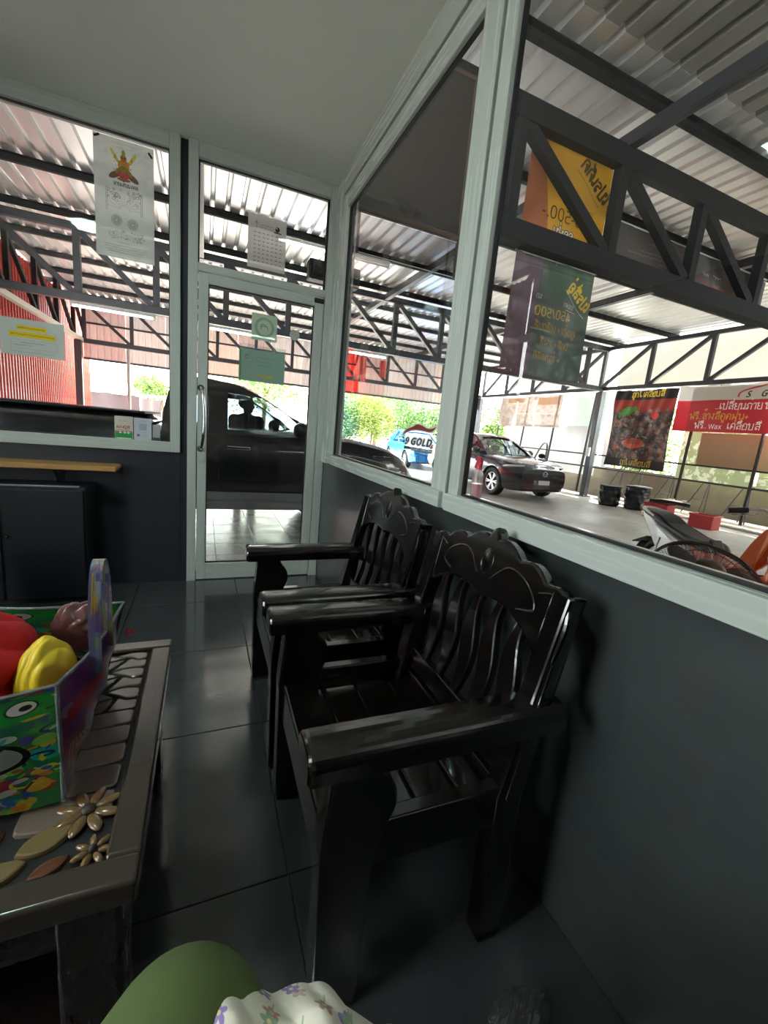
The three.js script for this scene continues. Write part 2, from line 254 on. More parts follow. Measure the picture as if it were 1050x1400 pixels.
truss('side_truss', 'steel lattice truss along the open right side, above the hung posters', [9.37, 0, 4.7], PI / 2, 16.2, steps(1.0, 1.38, 12), 2.8, 3.96, { w: 0.085, ch: 0.095 });
truss('side_truss', 'lattice truss with a cream bottom beam in front of the red sheeting', [-3.95, 0, -2.6], PI / 2, 10.2, steps(0.1, 1.35, 8), 2.78, 3.95, { w: 0.085, ch: 0.1, m: M.steelBlack, cm: S(tint(0.5, 0.46, 0.4), 0.5) });
function column(x, z, label, w = 0.16) {
  const t = thing('steel_column', label, 'column', [x, GY, z]);
  obj('shaft', rb(-w / 2, w / 2, 0.02, 2.945, -w / 2, w / 2, 0.008), M.steelGrey, t); obj('base_plate', rb(-w, w, 0, 0.022, -w, w, 0.004), M.steelGrey, t);
  for (const [a, b] of [[1, 1], [1, -1], [-1, 1], [-1, -1]]) obj('bolt', cy(0.014, 0.014, 0.03, a * w * 0.75, 0.035, b * w * 0.75, 0, 0, 6), M.chrome, t);
  return t;
}
{
  const c = column(9.37, -5.88, 'dark steel column at the open right side, just past the front of the dark crossover car');
  obj('junction_box', rb(-0.15, -0.07, 1.15, 1.4, -0.06, 0.06, 0.01), M.whitePlastic, c); obj('conduit', rod(V(-0.09, 0.05, 0.05), V(-0.09, 2.9, 0.05), 0.014), M.steelGrey, c);
  obj('valve', rb(-0.14, -0.06, 1.62, 1.72, -0.03, 0.05, 0.012), M.blackPlastic, c);
  column(9.37, -11.6, 'steel column at the far right corner of the shed, behind the parked cars');
  column(-3.95, -11.2, 'dark steel column in front of the end of the red sheeting');
  column(-2.85, -11.62, 'pale thin steel column under the hanging sheets at far left', 0.08).children[0].material = S(tint(0.55, 0.52, 0.5), 0.5);
  column(9.37, -0.2, 'steel column at the right side, past the red banner');
}
// ---- red sheeting and the valance of pale sheets
{
  const red = S(tint(0.50, 0.068, 0.05), 0.5, { roughnessMap: noiseA }), g = sheet(5, 0.15, 0.03, 4.2);
  const t = structGroup('sheet_wall');
  for (let i = 0; i < 15; i++) { const s = obj('wall_sheet', g, red, t); s.setRotationFromMatrix(new THREE.Matrix4().makeBasis(V(0, 0, -1), V(1, 0, 0), V(0, -1, 0))); s.position.set(-4.42, 4.02, -3.4 - 0.748 * i); }
  t.userData.label = 'red corrugated sheeting along the left side';
  const v = structGroup('valance'), gv = sheet(6, 0.17, 0.02, 1.62);
  const tones = [[0.62, 0.50, 0.48], [0.66, 0.60, 0.58], [0.60, 0.55, 0.54], [0.68, 0.58, 0.53]].map((c) => P(tint(...c), 0.8, { transmission: 0.4, thickness: 0 }));
  const rm = P(tint(0.75, 0.12, 0.08), 0.8, { transmission: 0.35, thickness: 0 });
  for (let i = 0; i < 13; i++) { const s = obj('valance_sheet', gv, i === 7 ? rm : tones[i % 4], v); s.setRotationFromMatrix(new THREE.Matrix4().makeBasis(V(1, 0, 0), V(0, 0, 1), V(0, -1, 0))); s.position.set(-3.95 + 1.022 * i, 3.98, -11.78); }
  obj('batten', bx(-3.95, 9.35, 2.34, 2.4, -11.76, -11.72), M.steelGrey, v); obj('batten', bx(-3.95, 9.35, 3.3, 3.35, -11.76, -11.72), M.steelGrey, v);
}
// ---- tube lamps under the middle truss and on a purlin
M.tubeGlow = S(0xffffff, 0.5, { emissive: new THREE.Color(0.92, 0.97, 1), emissiveIntensity: 5 });
function tubeLamp(x, y, z, len, label, power = 6) {
  const t = thing('tube_lamp', label, 'lamp', [x, y, z]);
  obj('batten', rb(-len / 2, len / 2, -0.03, 0.02, -0.02, 0.02, 0.006), M.whitePlastic, t);
  obj('tube', cy(0.014, 0.014, len * 0.96, 0, -0.05, 0, 0, PI / 2, 12), M.tubeGlow, t);
  for (const s of [-1, 1]) obj('end_cap', rb(s * len * 0.48 - 0.015, s * len * 0.48 + 0.015, -0.07, -0.03, -0.015, 0.015, 0.004), M.whitePlastic, t);
  const l = new THREE.RectAreaLight(0xeaf4ff, power, len * 0.9, 0.03); l.position.set(0, -0.068, 0); l.rotation.x = -PI / 2; t.add(l);
  return t;
}
tubeLamp(-2.25, 2.75, -5.88, 1.25, 'lit white tube lamp under the middle truss, seen right of the red sheeting');
tubeLamp(-0.15, 2.75, -5.88, 1.25, 'lit white tube lamp under the middle truss, seen through the upper door glass');
tubeLamp(2.22, 2.75, -5.88, 0.3, 'short white tube lamp under the middle truss, left one of the pair over the hedge', 3);
tubeLamp(2.64, 2.75, -5.88, 0.34, 'short white tube lamp under the middle truss, right one of the pair over the hedge', 3);
tubeLamp(0.62, 3.925, -4.25, 0.9, 'lit white tube lamp high on a roof channel, above the door transom');
{ const t = thing('tube_lamp', 'unlit batten lamp on a roof channel, below the dark hanging sign', 'lamp', [1.62, 3.93, -4.2]); obj('batten', rb(-0.42, 0.42, -0.05, 0.02, -0.04, 0.04, 0.01), M.whitePlastic, t); obj('tube', cy(0.013, 0.013, 0.8, 0, -0.07, 0, 0, PI / 2, 10), M.whitePlastic, t); for (const s of [-1, 1]) obj('end_cap', rb(s * 0.4 - 0.015, s * 0.4 + 0.015, -0.09, -0.05, -0.015, 0.015, 0.004), M.whitePlastic, t); }

// ================================================================ furniture
const woodTex = dataTex(256, (u, v) => { const g = fbm(u * 40, v * 3, 51, 40, 3), n = fbm(u * 6, v * 2, 57, 6, 4), k = 0.03 + 0.02 * g + 0.025 * n; return [k * 1.12, k * 0.82, k * 0.76]; }, true, 2, 2);
M.wood = P(0xffffff, 0.30, { map: woodTex, roughnessMap: noiseA, bumpMap: noiseA, bumpScale: 0.0012, clearcoat: 0.9, clearcoatRoughness: 0.09 });
M.woodSeat = P(tint(1, 0.95, 0.9), 0.26, { map: woodTex, roughnessMap: noiseA, bumpMap: noiseA, bumpScale: 0.002, clearcoat: 1, clearcoatRoughness: 0.08 });
function makeChair(label, z, turn, x = 0) {
  const c = thing('wooden_armchair', label, 'armchair', [x, 0, z], turn, 'carved wooden armchairs along the window wall');
  const W = M.wood;
  for (const s of [-1, 1]) {
    const k = s * 0.265;
    // arm: long crowned board with a rounded nose at the front
    const prof = new THREE.Shape(); prof.moveTo(-0.045, 0); prof.lineTo(0.045, 0); prof.lineTo(0.049, 0.03); prof.quadraticCurveTo(0.046, 0.05, 0.03, 0.056); prof.quadraticCurveTo(0, 0.062, -0.03, 0.056); prof.quadraticCurveTo(-0.046, 0.05, -0.049, 0.03); prof.lineTo(-0.045, 0);
    const arm = new THREE.ExtrudeGeometry(prof, { depth: 0.53, bevelEnabled: true, bevelSize: 0.008, bevelOffset: -0.008, bevelThickness: 0.012, bevelSegments: 3, steps: 1, curveSegments: 5 });
    obj('arm', muv(arm.rotateY(PI / 2).translate(-0.635, 0.562, k)), W, c);
    // front leg: swells under the arm, straight below the seat
    const fl = new THREE.Shape(); fl.moveTo(-0.605, 0.012); fl.lineTo(-0.515, 0.012); fl.lineTo(-0.505, 0.36); fl.bezierCurveTo(-0.50, 0.43, -0.462, 0.45, -0.47, 0.49); fl.bezierCurveTo(-0.474, 0.53, -0.505, 0.53, -0.505, 0.565); fl.lineTo(-0.6, 0.565); fl.bezierCurveTo(-0.6, 0.48, -0.615, 0.42, -0.61, 0.36); fl.lineTo(-0.605, 0.012);
    obj('leg', muv(ext(fl, 0.062, 0.006).translate(0, 0, k - 0.031)), W, c);
    // back leg leans back above the seat
    const bl = shape([[-0.215, 0.012], [-0.15, 0.012], [-0.16, 0.4], [-0.075, 0.845], [-0.125, 0.85], [-0.225, 0.4]]);
    obj('leg', muv(ext(bl, 0.05, 0.006).translate(0, 0, s * 0.262 - 0.025)), W, c);
    obj('side_rail', muv(rb(-0.59, -0.17, 0.325, 0.425, k - 0.018, k + 0.018, 0.006)), W, c);
    obj('foot_pad', rb(-0.6, -0.52, 0, 0.013, k - 0.028, k + 0.028, 0.004), M.rubber, c); obj('foot_pad', rb(-0.21, -0.155, 0, 0.013, s * 0.262 - 0.022, s * 0.262 + 0.022, 0.004), M.rubber, c);
  }
  obj('front_rail', muv(rb(-0.6, -0.565, 0.29, 0.405, -0.25, 0.25, 0.008)), W, c);
  obj('back_rail', muv(rb(-0.2, -0.17, 0.3, 0.4, -0.245, 0.245, 0.006)), W, c);
  for (let i = 0; i < 4; i++) { const x0 = -0.585 + 0.1 * i; obj('seat_plank', muv(rb(x0, x0 + 0.095, 0.362, 0.388, -0.245, 0.245, 0.007)), M.woodSeat, c); }
  // the back, drawn flat (u across, v up) and leaned
  const lean = (g) => g.applyMatrix4(new THREE.Matrix4().makeBasis(V(0, 0, 1), V(0.19, 0.982, 0), V(-0.982, 0.19, 0)).setPosition(-0.172, 0.41, 0));
  const cr = new THREE.Shape(); cr.moveTo(-0.29, 0.30);
  cr.bezierCurveTo(-0.30, 0.36, -0.30, 0.40, -0.285, 0.425); cr.quadraticCurveTo(-0.265, 0.458, -0.235, 0.452); cr.quadraticCurveTo(-0.215, 0.446, -0.205, 0.452);
  cr.quadraticCurveTo(-0.165, 0.49, -0.125, 0.472); cr.quadraticCurveTo(-0.115, 0.468, -0.105, 0.476); cr.quadraticCurveTo(-0.06, 0.512, -0.022, 0.497); cr.quadraticCurveTo(-0.012, 0.52, 0, 0.524);
  cr.quadraticCurveTo(0.012, 0.52, 0.022, 0.497); cr.quadraticCurveTo(0.06, 0.512, 0.105, 0.476); cr.quadraticCurveTo(0.115, 0.468, 0.125, 0.472); cr.quadraticCurveTo(0.165, 0.49, 0.205, 0.452);
  cr.quadraticCurveTo(0.215, 0.446, 0.235, 0.452); cr.quadraticCurveTo(0.265, 0.458, 0.285, 0.425); cr.bezierCurveTo(0.30, 0.40, 0.30, 0.36, 0.29, 0.30);
  cr.quadraticCurveTo(0.24, 0.28, 0.2, 0.315); cr.quadraticCurveTo(0.1, 0.37, 0, 0.335); cr.quadraticCurveTo(-0.1, 0.37, -0.2, 0.315); cr.quadraticCurveTo(-0.24, 0.28, -0.29, 0.30);
  obj('crest_rail', muv(lean(ext(cr, 0.034, 0.007))), W, c);
  const carve = [];                                // carved ridges and buds on the crest
  for (const s of [-1, 1]) { carve.push(tube([V(s * 0.03, 0.39, 0.029), V(s * 0.09, 0.44, 0.029), V(s * 0.16, 0.425, 0.029), V(s * 0.2, 0.38, 0.029), V(s * 0.15, 0.36, 0.029)], 0.007, 20, 6), tube([V(s * 0.2, 0.42, 0.029), V(s * 0.245, 0.43, 0.029), V(s * 0.27, 0.38, 0.029), V(s * 0.255, 0.33, 0.029)], 0.007, 14, 6)); }
  carve.push(ball(0, 0.43, 0.031, 0.028, 0.04, 0.007, 12));
  obj('carving', lean(mergeGeometries(carve.map(clean))), W, c);
  for (const s of [-1, 1]) obj('stile', muv(lean(ext(shape([[s * 0.29, -0.02], [s * 0.29, 0.33], [s * 0.235, 0.31], [s * 0.245, -0.02]]), 0.03, 0.005))), W, c);
  obj('lower_rail', muv(lean(rb(-0.25, 0.25, 0.0, 0.06, 0, 0.028, 0.006))), W, c);
  for (let i = 0; i < 5; i++) {                    // wavy splats
    const u = -0.172 + 0.086 * i, sp = new THREE.Shape(), wv = (v) => 0.012 * Math.sin((v - 0.05) * 20), hw = (v) => 0.023 + 0.009 * Math.cos((v - 0.2) * 22);
    for (let k = 0; k <= 16; k++) { const v = 0.05 + 0.3 * k / 16; k ? sp.lineTo(u - hw(v) + wv(v), v) : sp.moveTo(u - hw(v) + wv(v), v); }
    for (let k = 16; k >= 0; k--) { const v = 0.05 + 0.3 * k / 16; sp.lineTo(u + hw(v) + wv(v), v); }
    obj('splat', muv(lean(ext(sp, 0.022, 0.006))), W, c);
  }
  return c;
}
makeChair('dark carved wooden armchair farther along, beside the glass door', 1.55, 0);
makeChair('dark carved wooden armchair in the foreground, its arm nearest to the viewer', 2.215, -0.02);

// ---- coffee table: dark glossy carved top with stone shaped panels, flowers and leaves under a thin glass sheet
{
  const X0 = -1.98, X1 = -0.9, Z0 = 1.72, Z1 = 2.485, Y = 0.452;
  const t = thing('coffee_table', 'low dark wooden coffee table with carved stone pattern, flowers and leaves in its top', 'table', [0, 0, 0]);
  const rimM = P(tint(0.045, 0.032, 0.026), 0.3, { roughnessMap: noiseA, clearcoat: 0.6, clearcoatRoughness: 0.12 });
  const rim = [[X0, X1, Z0, Z0 + 0.052], [X0, X1, Z1 - 0.052, Z1], [X0, X0 + 0.052, Z0 + 0.05, Z1 - 0.05], [X1 - 0.052, X1, Z0 + 0.05, Z1 - 0.05]];
  for (const [a, b, c, d] of rim) obj('rim', rb(a, b, Y - 0.045, Y, c, d, 0.008), rimM, t);
  obj('base_board', bx(X0 + 0.02, X1 - 0.02, Y - 0.04, Y - 0.014, Z0 + 0.02, Z1 - 0.02), S(tint(0.004, 0.003, 0.003), 0.6), t);
  const stoneM = [[0.115, 0.088, 0.075], [0.14, 0.108, 0.092], [0.10, 0.08, 0.07], [0.155, 0.122, 0.10]].map((c) => P(tint(...c), 0.34, { roughnessMap: noiseA, bumpMap: noiseA, bumpScale: 0.0015, clearcoat: 0.5, clearcoatRoughness: 0.15 }));
  // an irregular rounded stone with its outline in x, z
  const stone = (pts, m, h = 0.01) => {
    const cx = pts.reduce((a, p) => a + p[0], 0) / pts.length, cz = pts.reduce((a, p) => a + p[1], 0) / pts.length;
    const q = pts.map(([x, z]) => new THREE.Vector2(cx + (x - cx) * 0.985, -(cz + (z - cz) * 0.985)));
    const s = new THREE.Shape(), n = q.length, mid = (a, b) => a.clone().lerp(b, 0.5);
    const corner = (i) => { const p = q[i], a = q[(i + n - 1) % n], b = q[(i + 1) % n], r = Math.min(0.013, p.distanceTo(a) * 0.4, p.distanceTo(b) * 0.4); return [p.clone().add(a.clone().sub(p).setLength(r)), p, p.clone().add(b.clone().sub(p).setLength(r))]; };
    for (let i = 0; i < n; i++) { const [a, p, b] = corner(i); i ? s.lineTo(a.x, a.y) : s.moveTo(a.x, a.y); s.quadraticCurveTo(p.x, p.y, b.x, b.y); } s.closePath();
    const g = new THREE.ExtrudeGeometry(s, { depth: h * 0.5, bevelEnabled: true, bevelSize: 0.004, bevelOffset: -0.004, bevelThickness: h * 0.5, bevelSegments: 2, curveSegments: 3 });
    obj('stone_panel', muv(g.rotateX(-PI / 2).translate(0, Y - 0.0165, 0)), m, t);
  };
  // two interlocking columns of stones down the right side, wide single ones nearer the front
  let zz = Z0 + 0.058; const a0 = X1 - 0.19, a1 = X1 - 0.058, mids = [];
  const colW = [0.36, 0.66, 0.34, 0.62, 0.38, 0.64, 0.5], dz = [0.012, -0.012, 0.012, -0.012, 0.012, -0.012, 0], kx = (i) => a0 + (a1 - a0) * colW[i];
  for (let i = 0; i < 6; i++) {
    const d = [0.036, 0.042, 0.044, 0.042, 0.046, 0.044][i], za = zz + dz[i], zb = zz + d + dz[i + 1];
    stone([[a0 - 0.008, zz + 0.004], [(a0 + kx(i)) / 2, zz - dz[i] * 0.3], [kx(i) - 0.003, za], [kx(i + 1) - 0.003, zb], [(a0 + kx(i + 1)) / 2, zz + d - dz[i + 1] * 0.3], [a0 - 0.008, zz + d]], stoneM[(i * 2) % 4]);
    stone([[kx(i) + 0.003, za], [(a1 + kx(i)) / 2, zz - dz[i] * 0.3], [a1, zz + 0.002], [a1, zz + d - 0.002], [(a1 + kx(i + 1)) / 2, zz + d - dz[i + 1] * 0.3], [kx(i + 1) + 0.003, zb]], stoneM[(i * 2 + 1) % 4]); zz += d + 0.003;
  }
  for (let i = 0; i < 5; i++) { const d = [0.052, 0.056, 0.056, 0.062, 0.06][i], sk = 0.008 * Math.sin(i * 2.1 + 1); stone([[a0 - 0.01, zz + sk], [a0 + 0.05, zz - 0.002], [a1, zz - 0.006], [a1, zz + d - 0.006], [a0 + 0.04, zz + d + 0.003], [a0 - 0.01, zz + d - 0.004 + sk * 0.4]], stoneM[(i + 1) % 4]); zz += d + 0.003; }
  // stones seen only where the bag leaves room: the far edge and the left
  for (let i = 0; i < 6; i++) for (let j = 0; j < 4; j++) { const x = X0 + 0.07 + 0.138 * i, z = Z0 + 0.06 + 0.112 * j; if (x > -1.3 && z > 2.1) continue; const w = 0.13, d = 0.106, s = (i + j) % 2 ? 0.012 : -0.012; stone([[x, z + s], [x + w * 0.5, z - 0.004], [x + w, z - s], [x + w, z + d - s], [x + w * 0.5, z + d + 0.004], [x, z + d + s]], stoneM[(i * 3 + j) % 4]); }
  const petalM = P(tint(0.16, 0.09, 0.035), 0.35, { roughnessMap: noiseA, clearcoat: 0.5, clearcoatRoughness: 0.15 }), budM = S(tint(0.03, 0.015, 0.01), 0.5);
  const leafM = [P(tint(0.17, 0.12, 0.05), 0.35, { clearcoat: 0.6, clearcoatRoughness: 0.12, roughnessMap: noiseA }), P(tint(0.14, 0.05, 0.025), 0.35, { clearcoat: 0.6, clearcoatRoughness: 0.12, roughnessMap: noiseA })];
  const flower = (x, z, r, n, rot) => {
    const f = obj('carved_flower', ball(x, Y - 0.004, z, r * 0.24, 0.007, r * 0.24, 12), budM, t); f.userData.label = 'carved flower with a dark centre';
    for (let i = 0; i < n; i++) obj('petal', at(ball(0, 0, 0, r * 0.44, 0.005, r * 0.2, 12), x + Math.cos(rot + i * 2 * PI / n) * r * 0.62, Y - 0.007, z + Math.sin(rot + i * 2 * PI / n) * r * 0.62, 0, -(rot + i * 2 * PI / n), 0), petalM, f);
  };
  flower(-0.995, 2.325, 0.05, 8, 0.3); flower(-0.972, 2.408, 0.029, 7, 0.1); flower(-1.42, 2.38, 0.045, 6, 0.6);
  const leaf = (x, z, l, w, rot, m) => {
    const s = new THREE.Shape(); s.moveTo(-l, 0); s.quadraticCurveTo(-l * 0.5, w * 1.3, l * 0.25, w); s.quadraticCurveTo(l * 0.8, w * 0.6, l, 0); s.quadraticCurveTo(l * 0.5, -w * 1.2, -l * 0.2, -w); s.quadraticCurveTo(-l * 0.8, -w * 0.7, -l, 0);
    obj('carved_leaf', at(new THREE.ExtrudeGeometry(s, { depth: 0.004, bevelEnabled: true, bevelSize: 0.004, bevelOffset: -0.004, bevelThickness: 0.005, bevelSegments: 2 }), x, Y - 0.014, z, -PI / 2, 0, rot), m, t);
  };
  leaf(-1.045, 2.365, 0.040, 0.022, 0.45, leafM[0]); leaf(-1.028, 2.418, 0.028, 0.012, 0.5, leafM[1]); leaf(-1.1, 2.41, 0.042, 0.02, 0.3, leafM[0]); leaf(-1.2, 2.37, 0.045, 0.024, 0.4, leafM[0]); leaf(-1.3, 2.41, 0.04, 0.02, 0.2, leafM[1]); leaf(-1.13, 2.35, 0.03, 0.014, 0.8, leafM[1]);
  const legM = P(tint(0.022, 0.016, 0.014), 0.4, { roughnessMap: noiseA, clearcoat: 0.3 });
  for (const x of [X0 + 0.07, X1 - 0.07]) for (const z of [Z0 + 0.07, Z1 - 0.07]) obj('leg', rb(x - 0.045, x + 0.045, 0, Y - 0.04, z - 0.045, z + 0.045, 0.01), legM, t);
  for (const z of [Z0 + 0.045, Z1 - 0.045]) obj('apron', rb(X0 + 0.1, X1 - 0.1, Y - 0.13, Y - 0.04, z - 0.012, z + 0.012, 0.004), legM, t);
  for (const x of [X0 + 0.045, X1 - 0.045]) obj('apron', rb(x - 0.012, x + 0.012, Y - 0.13, Y - 0.04, Z0 + 0.1, Z1 - 0.1, 0.004), legM, t);
  obj('lower_shelf', rb(X0 + 0.06, X1 - 0.06, 0.1, 0.125, Z0 + 0.06, Z1 - 0.06, 0.006), legM, t);
}

// ---- clear plastic tote with a bright print on the table, and what is in it
{
  const fl = canvasTex(512, 512, (g, w, h) => {
    g.clearRect(0, 0, w, h);
    const blob = (x, y, r, c, k = 1) => { g.fillStyle = c; g.beginPath(); g.ellipse(x, y, r, r * k, rnd(3), 0, 7); g.fill(); };
    const cols = ['#1fae3c', '#0f8f5c', '#2bb7a8', '#e8842c', '#f2c62c', '#c8343a', '#5a3fa8', '#2452c4', '#8fcf4a', '#d8d4cc'];
    g.globalAlpha = 0.85; g.fillStyle = '#2a8a48'; g.fillRect(0, 0, w, h);
    for (let k = 0; k < 420; k++) blob(rnd(w), rnd(h), rnd(6, 30), cols[rnd(10) | 0], rnd(0.3, 1)); g.fillStyle = '#12a63a'; g.fillRect(0, 20, w, 90); g.fillRect(180, 300, 200, 90); for (let k = 0; k < 60; k++) blob(rnd(w), rnd(h), rnd(5, 16), cols[rnd(10) | 0], rnd(0.3, 1)); g.fillStyle = 'rgba(20,110,90,.75)'; g.fillRect(0, 120, w, 34);
    g.globalAlpha = 1;
    for (let k = 0; k < 3; k++) { const x = [450, 250, 90][k], y = [62, 58, 380][k]; blob(x, y, 26, '#e9e6dc'); blob(x + 6, y + 2, 11, '#14141c'); g.strokeStyle = '#1a1a1a'; g.lineWidth = 4; g.beginPath(); g.arc(x, y, 27, 0, 7); g.stroke(); }
    for (let k = 0; k < 22; k++) { g.strokeStyle = ['#f6a23a', '#e5d23a', '#7a1f2a', '#17306e'][k % 4]; g.lineWidth = 7; g.beginPath(); const x = rnd(w), y = rnd(h); g.moveTo(x, y); g.bezierCurveTo(x + rnd(-60, 60), y + rnd(-60, 60), x + rnd(-60, 60), y + rnd(-60, 60), x + rnd(-70, 70), y + rnd(-70, 70)); g.stroke(); }
    g.strokeStyle = '#101010'; g.lineWidth = 14; g.fillStyle = '#9aa398'; g.beginPath(); g.ellipse(360, 250, 95, 70, 0.2, 0, 7); g.fill(); g.stroke(); g.beginPath(); g.arc(400, 240, 36, 2, 5.2); g.stroke();
  });
  const sd = canvasTex(512, 512, (g, w, h) => {
    g.fillStyle = '#7d2f86'; g.fillRect(0, 0, w, h);
    const cols = ['#a2306a', '#5b2fa0', '#c4324a', '#3a2f8a', '#8a4aa0', '#b8405a', '#cfc6d4'];
    for (let k = 0; k < 70; k++) { g.globalAlpha = 0.7; g.fillStyle = cols[rnd(7) | 0]; g.beginPath(); g.ellipse(rnd(w), rnd(h), rnd(16, 70), rnd(14, 50), rnd(3), 0, 7); g.fill(); }
    g.globalAlpha = 1; g.fillStyle = '#c02a36'; g.fillRect(30, 140, 300, 70); g.fillStyle = '#1d3fa8'; g.beginPath(); g.moveTo(220, 260); g.lineTo(330, 200); g.lineTo(380, 250); g.lineTo(290, 340); g.fill();
    g.strokeStyle = '#e6d24a'; g.lineWidth = 8; for (let k = 0; k < 6; k++) { g.beginPath(); g.moveTo(60 + k * 12, 330); g.lineTo(40 + k * 30, 420); g.stroke(); } g.fillStyle = '#e9e6e0'; g.beginPath(); g.ellipse(120, 400, 26, 18, 0.5, 0, 7); g.fill();
  });
  const film = (map) => P(tint(0.6, 0.6, 0.6), 0.3, { map, transmission: 0.35, thickness: 0, clearcoat: 0.8, clearcoatRoughness: 0.1 }), clear = P(tint(0.45, 0.5, 0.5), 0.12, { transmission: 0.75, thickness: 0 });
  const t = thing('plastic_tote', 'clear plastic tote bag with a bright multicoloured print standing on the coffee table', 'bag', [0, 0, 0]);
  const y0 = 0.456, B = [[-1.42, 2.30], [-1.035, 2.305], [-1.045, 1.90], [-1.42, 1.90]], T = [[-1.47, 2.27], [-1.05, 2.255], [-1.0, 1.90], [-1.45, 1.86]], TY = [0.64, 0.655, 0.655, 0.68];
  const panel = (i, j, n = 10) => {
    const p = [], uv = [], ix = [];
    for (let a = 0; a <= n; a++) for (let b = 0; b <= n; b++) {
      const s = a / n, v = b / n, bxx = B[i][0] + (B[j][0] - B[i][0]) * s, bz = B[i][1] + (B[j][1] - B[i][1]) * s, tx = T[i][0] + (T[j][0] - T[i][0]) * s, tz = T[i][1] + (T[j][1] - T[i][1]) * s, ty = TY[i] + (TY[j] - TY[i]) * s - 0.02 * Math.sin(PI * s);
      const dx = T[j][1] - T[i][1], dz = -(T[j][0] - T[i][0]), L = Math.hypot(dx, dz), bulge = 0.018 * Math.sin(PI * s) * Math.sin(PI * v) + 0.004 * Math.sin(s * 17 + v * 9);
      p.push(bxx + (tx - bxx) * v - dx / L * bulge, y0 + (ty - y0) * v, bz + (tz - bz) * v - dz / L * bulge); uv.push(s, v);
      if (a < n && b < n) { const q = a * (n + 1) + b; ix.push(q, q + n + 1, q + 1, q + 1, q + n + 1, q + n + 2); }
    }
    const g = new THREE.BufferGeometry(); g.setAttribute('position', new THREE.Float32BufferAttribute(p, 3)); g.setAttribute('uv', new THREE.Float32BufferAttribute(uv, 2)); g.setIndex(ix); g.computeVertexNormals(); return g;
  };
  const FM = film(fl), SM = film(sd);
  obj('front_panel', panel(0, 1), FM, t); obj('side_panel', panel(1, 2), SM, t); obj('back_panel', panel(2, 3), FM, t); obj('side_panel', panel(3, 0), SM, t);
  obj('bottom_panel', bx(-1.42, -1.04, y0 - 0.003, y0 + 0.001, 1.9, 2.3), clear, t);
  const edge = (i, k) => tube([V(B[i][0], y0, B[i][1]), V((B[i][0] + T[i][0]) / 2, (y0 + TY[i]) / 2, (B[i][1] + T[i][1]) / 2), V(T[i][0], TY[i], T[i][1])], 0.004, 8, 6);
  const topEdge = (i, j) => tube([V(T[i][0], TY[i], T[i][1]), V((T[i][0] + T[j][0]) / 2, (TY[i] + TY[j]) / 2 - 0.02, (T[i][1] + T[j][1]) / 2), V(T[j][0], TY[j], T[j][1])], 0.004, 10, 6);
  for (const i of [0, 1, 2, 3]) { obj('seam', edge(i), clear, t); obj('seam', topEdge(i, (i + 1) % 4), clear, t); }
  // a flat strap handle: an arch of band
  const hm = film(canvasTex(64, 256, (g, w, h) => { g.fillStyle = '#8a84b4'; g.fillRect(0, 0, w, h); for (let k = 0; k < 60; k++) { g.globalAlpha = 0.6; g.fillStyle = ['#d8c23a', '#5a48c0', '#d9d4e6', '#7ac6c0', '#a45a9a'][k % 5]; g.fillRect(rnd(w), rnd(h), rnd(4, 22), rnd(8, 50)); } g.globalAlpha = 1; g.fillStyle = '#e2c024'; g.fillRect(14, 60, 8, 110); g.fillRect(30, 60, 5, 90); }));
  const band = (x, za, zb, yb, yt) => { const n = 24, p = [], uv = [], ix = []; for (let k = 0; k <= n; k++) { const a = PI * k / n, z = (za + zb) / 2 - (zb - za) / 2 * Math.cos(a), y = yb + (yt - yb) * Math.pow(Math.sin(a), 0.55); for (const s of [0, 1]) { p.push(x + (s - 0.5) * 0.022, y, z); uv.push(s, k / n * 2); } if (k < n) { const q = k * 2; ix.push(q, q + 2, q + 1, q + 1, q + 2, q + 3); } } const g = new THREE.BufferGeometry(); g.setAttribute('position', new THREE.Float32BufferAttribute(p, 3)); g.setAttribute('uv', new THREE.Float32BufferAttribute(uv, 2)); g.setIndex(ix); g.computeVertexNormals(); return g; };
  hm.map.wrapT = THREE.RepeatWrapping;
  obj('handle', band(-1.015, 2.02, 2.14, 0.6, 0.83), hm, t); obj('handle', band(-1.46, 1.98, 2.16, 0.6, 0.8), hm, t);
  obj('charm', new THREE.TorusGeometry(0.008, 0.003, 8, 14).rotateY(0.8).translate(-0.985, 0.585, 1.93), S(tint(0.6, 0.03, 0.04), 0.4), t);
  // contents
  const lump = (cx, cyy, cz, sx, sy, sz, amp, s, m = 26) => { const g = new THREE.SphereGeometry(1, m * 3, m * 2); const q = g.attributes.position; for (let i = 0; i < q.count; i++) { const v = V(q.getX(i), q.getY(i), q.getZ(i)), f = 1 + amp * (fbm(v.x * 2 + 9, v.y * 2 + 9 + v.z, s, 64, 3) - 0.5) + amp * 0.7 * Math.abs(Math.sin(v.x * 5 + v.z * 4 + s + 3 * fbm(v.y * 2 + 5, v.z * 2 + 5, s, 64, 2))); q.setXYZ(i, cx + v.x * sx * f, Math.max(cyy + v.y * sy * f, y0 + 0.003), cz + v.z * sz * f); } g.computeVertexNormals(); return g; };
  tag(obj('red_cloth', lump(-1.275, 0.59, 2.06, 0.125, 0.12, 0.13, 0.22, 3), S(tint(0.56, 0.012, 0.02), 0.85)), 'red cloth bundled up inside the clear plastic tote', 'cloth');
  tag(obj('yellow_pouch', lump(-1.105, 0.585, 2.11, 0.05, 0.085, 0.055, 0.12, 8, 40), S(tint(0.78, 0.56, 0.02), 0.45)), 'bright yellow pouch inside the tote, beside the red cloth', 'pouch');
  tag(obj('snack_wrapper', lump(-1.085, 0.62, 1.945, 0.045, 0.05, 0.02, 0.4, 12), P(tint(0.45, 0.22, 0.22), 0.2, { transmission: 0.5, thickness: 0, clearcoat: 1 })), 'crumpled shiny reddish wrapper poking out at the back of the tote', 'wrapper');
}
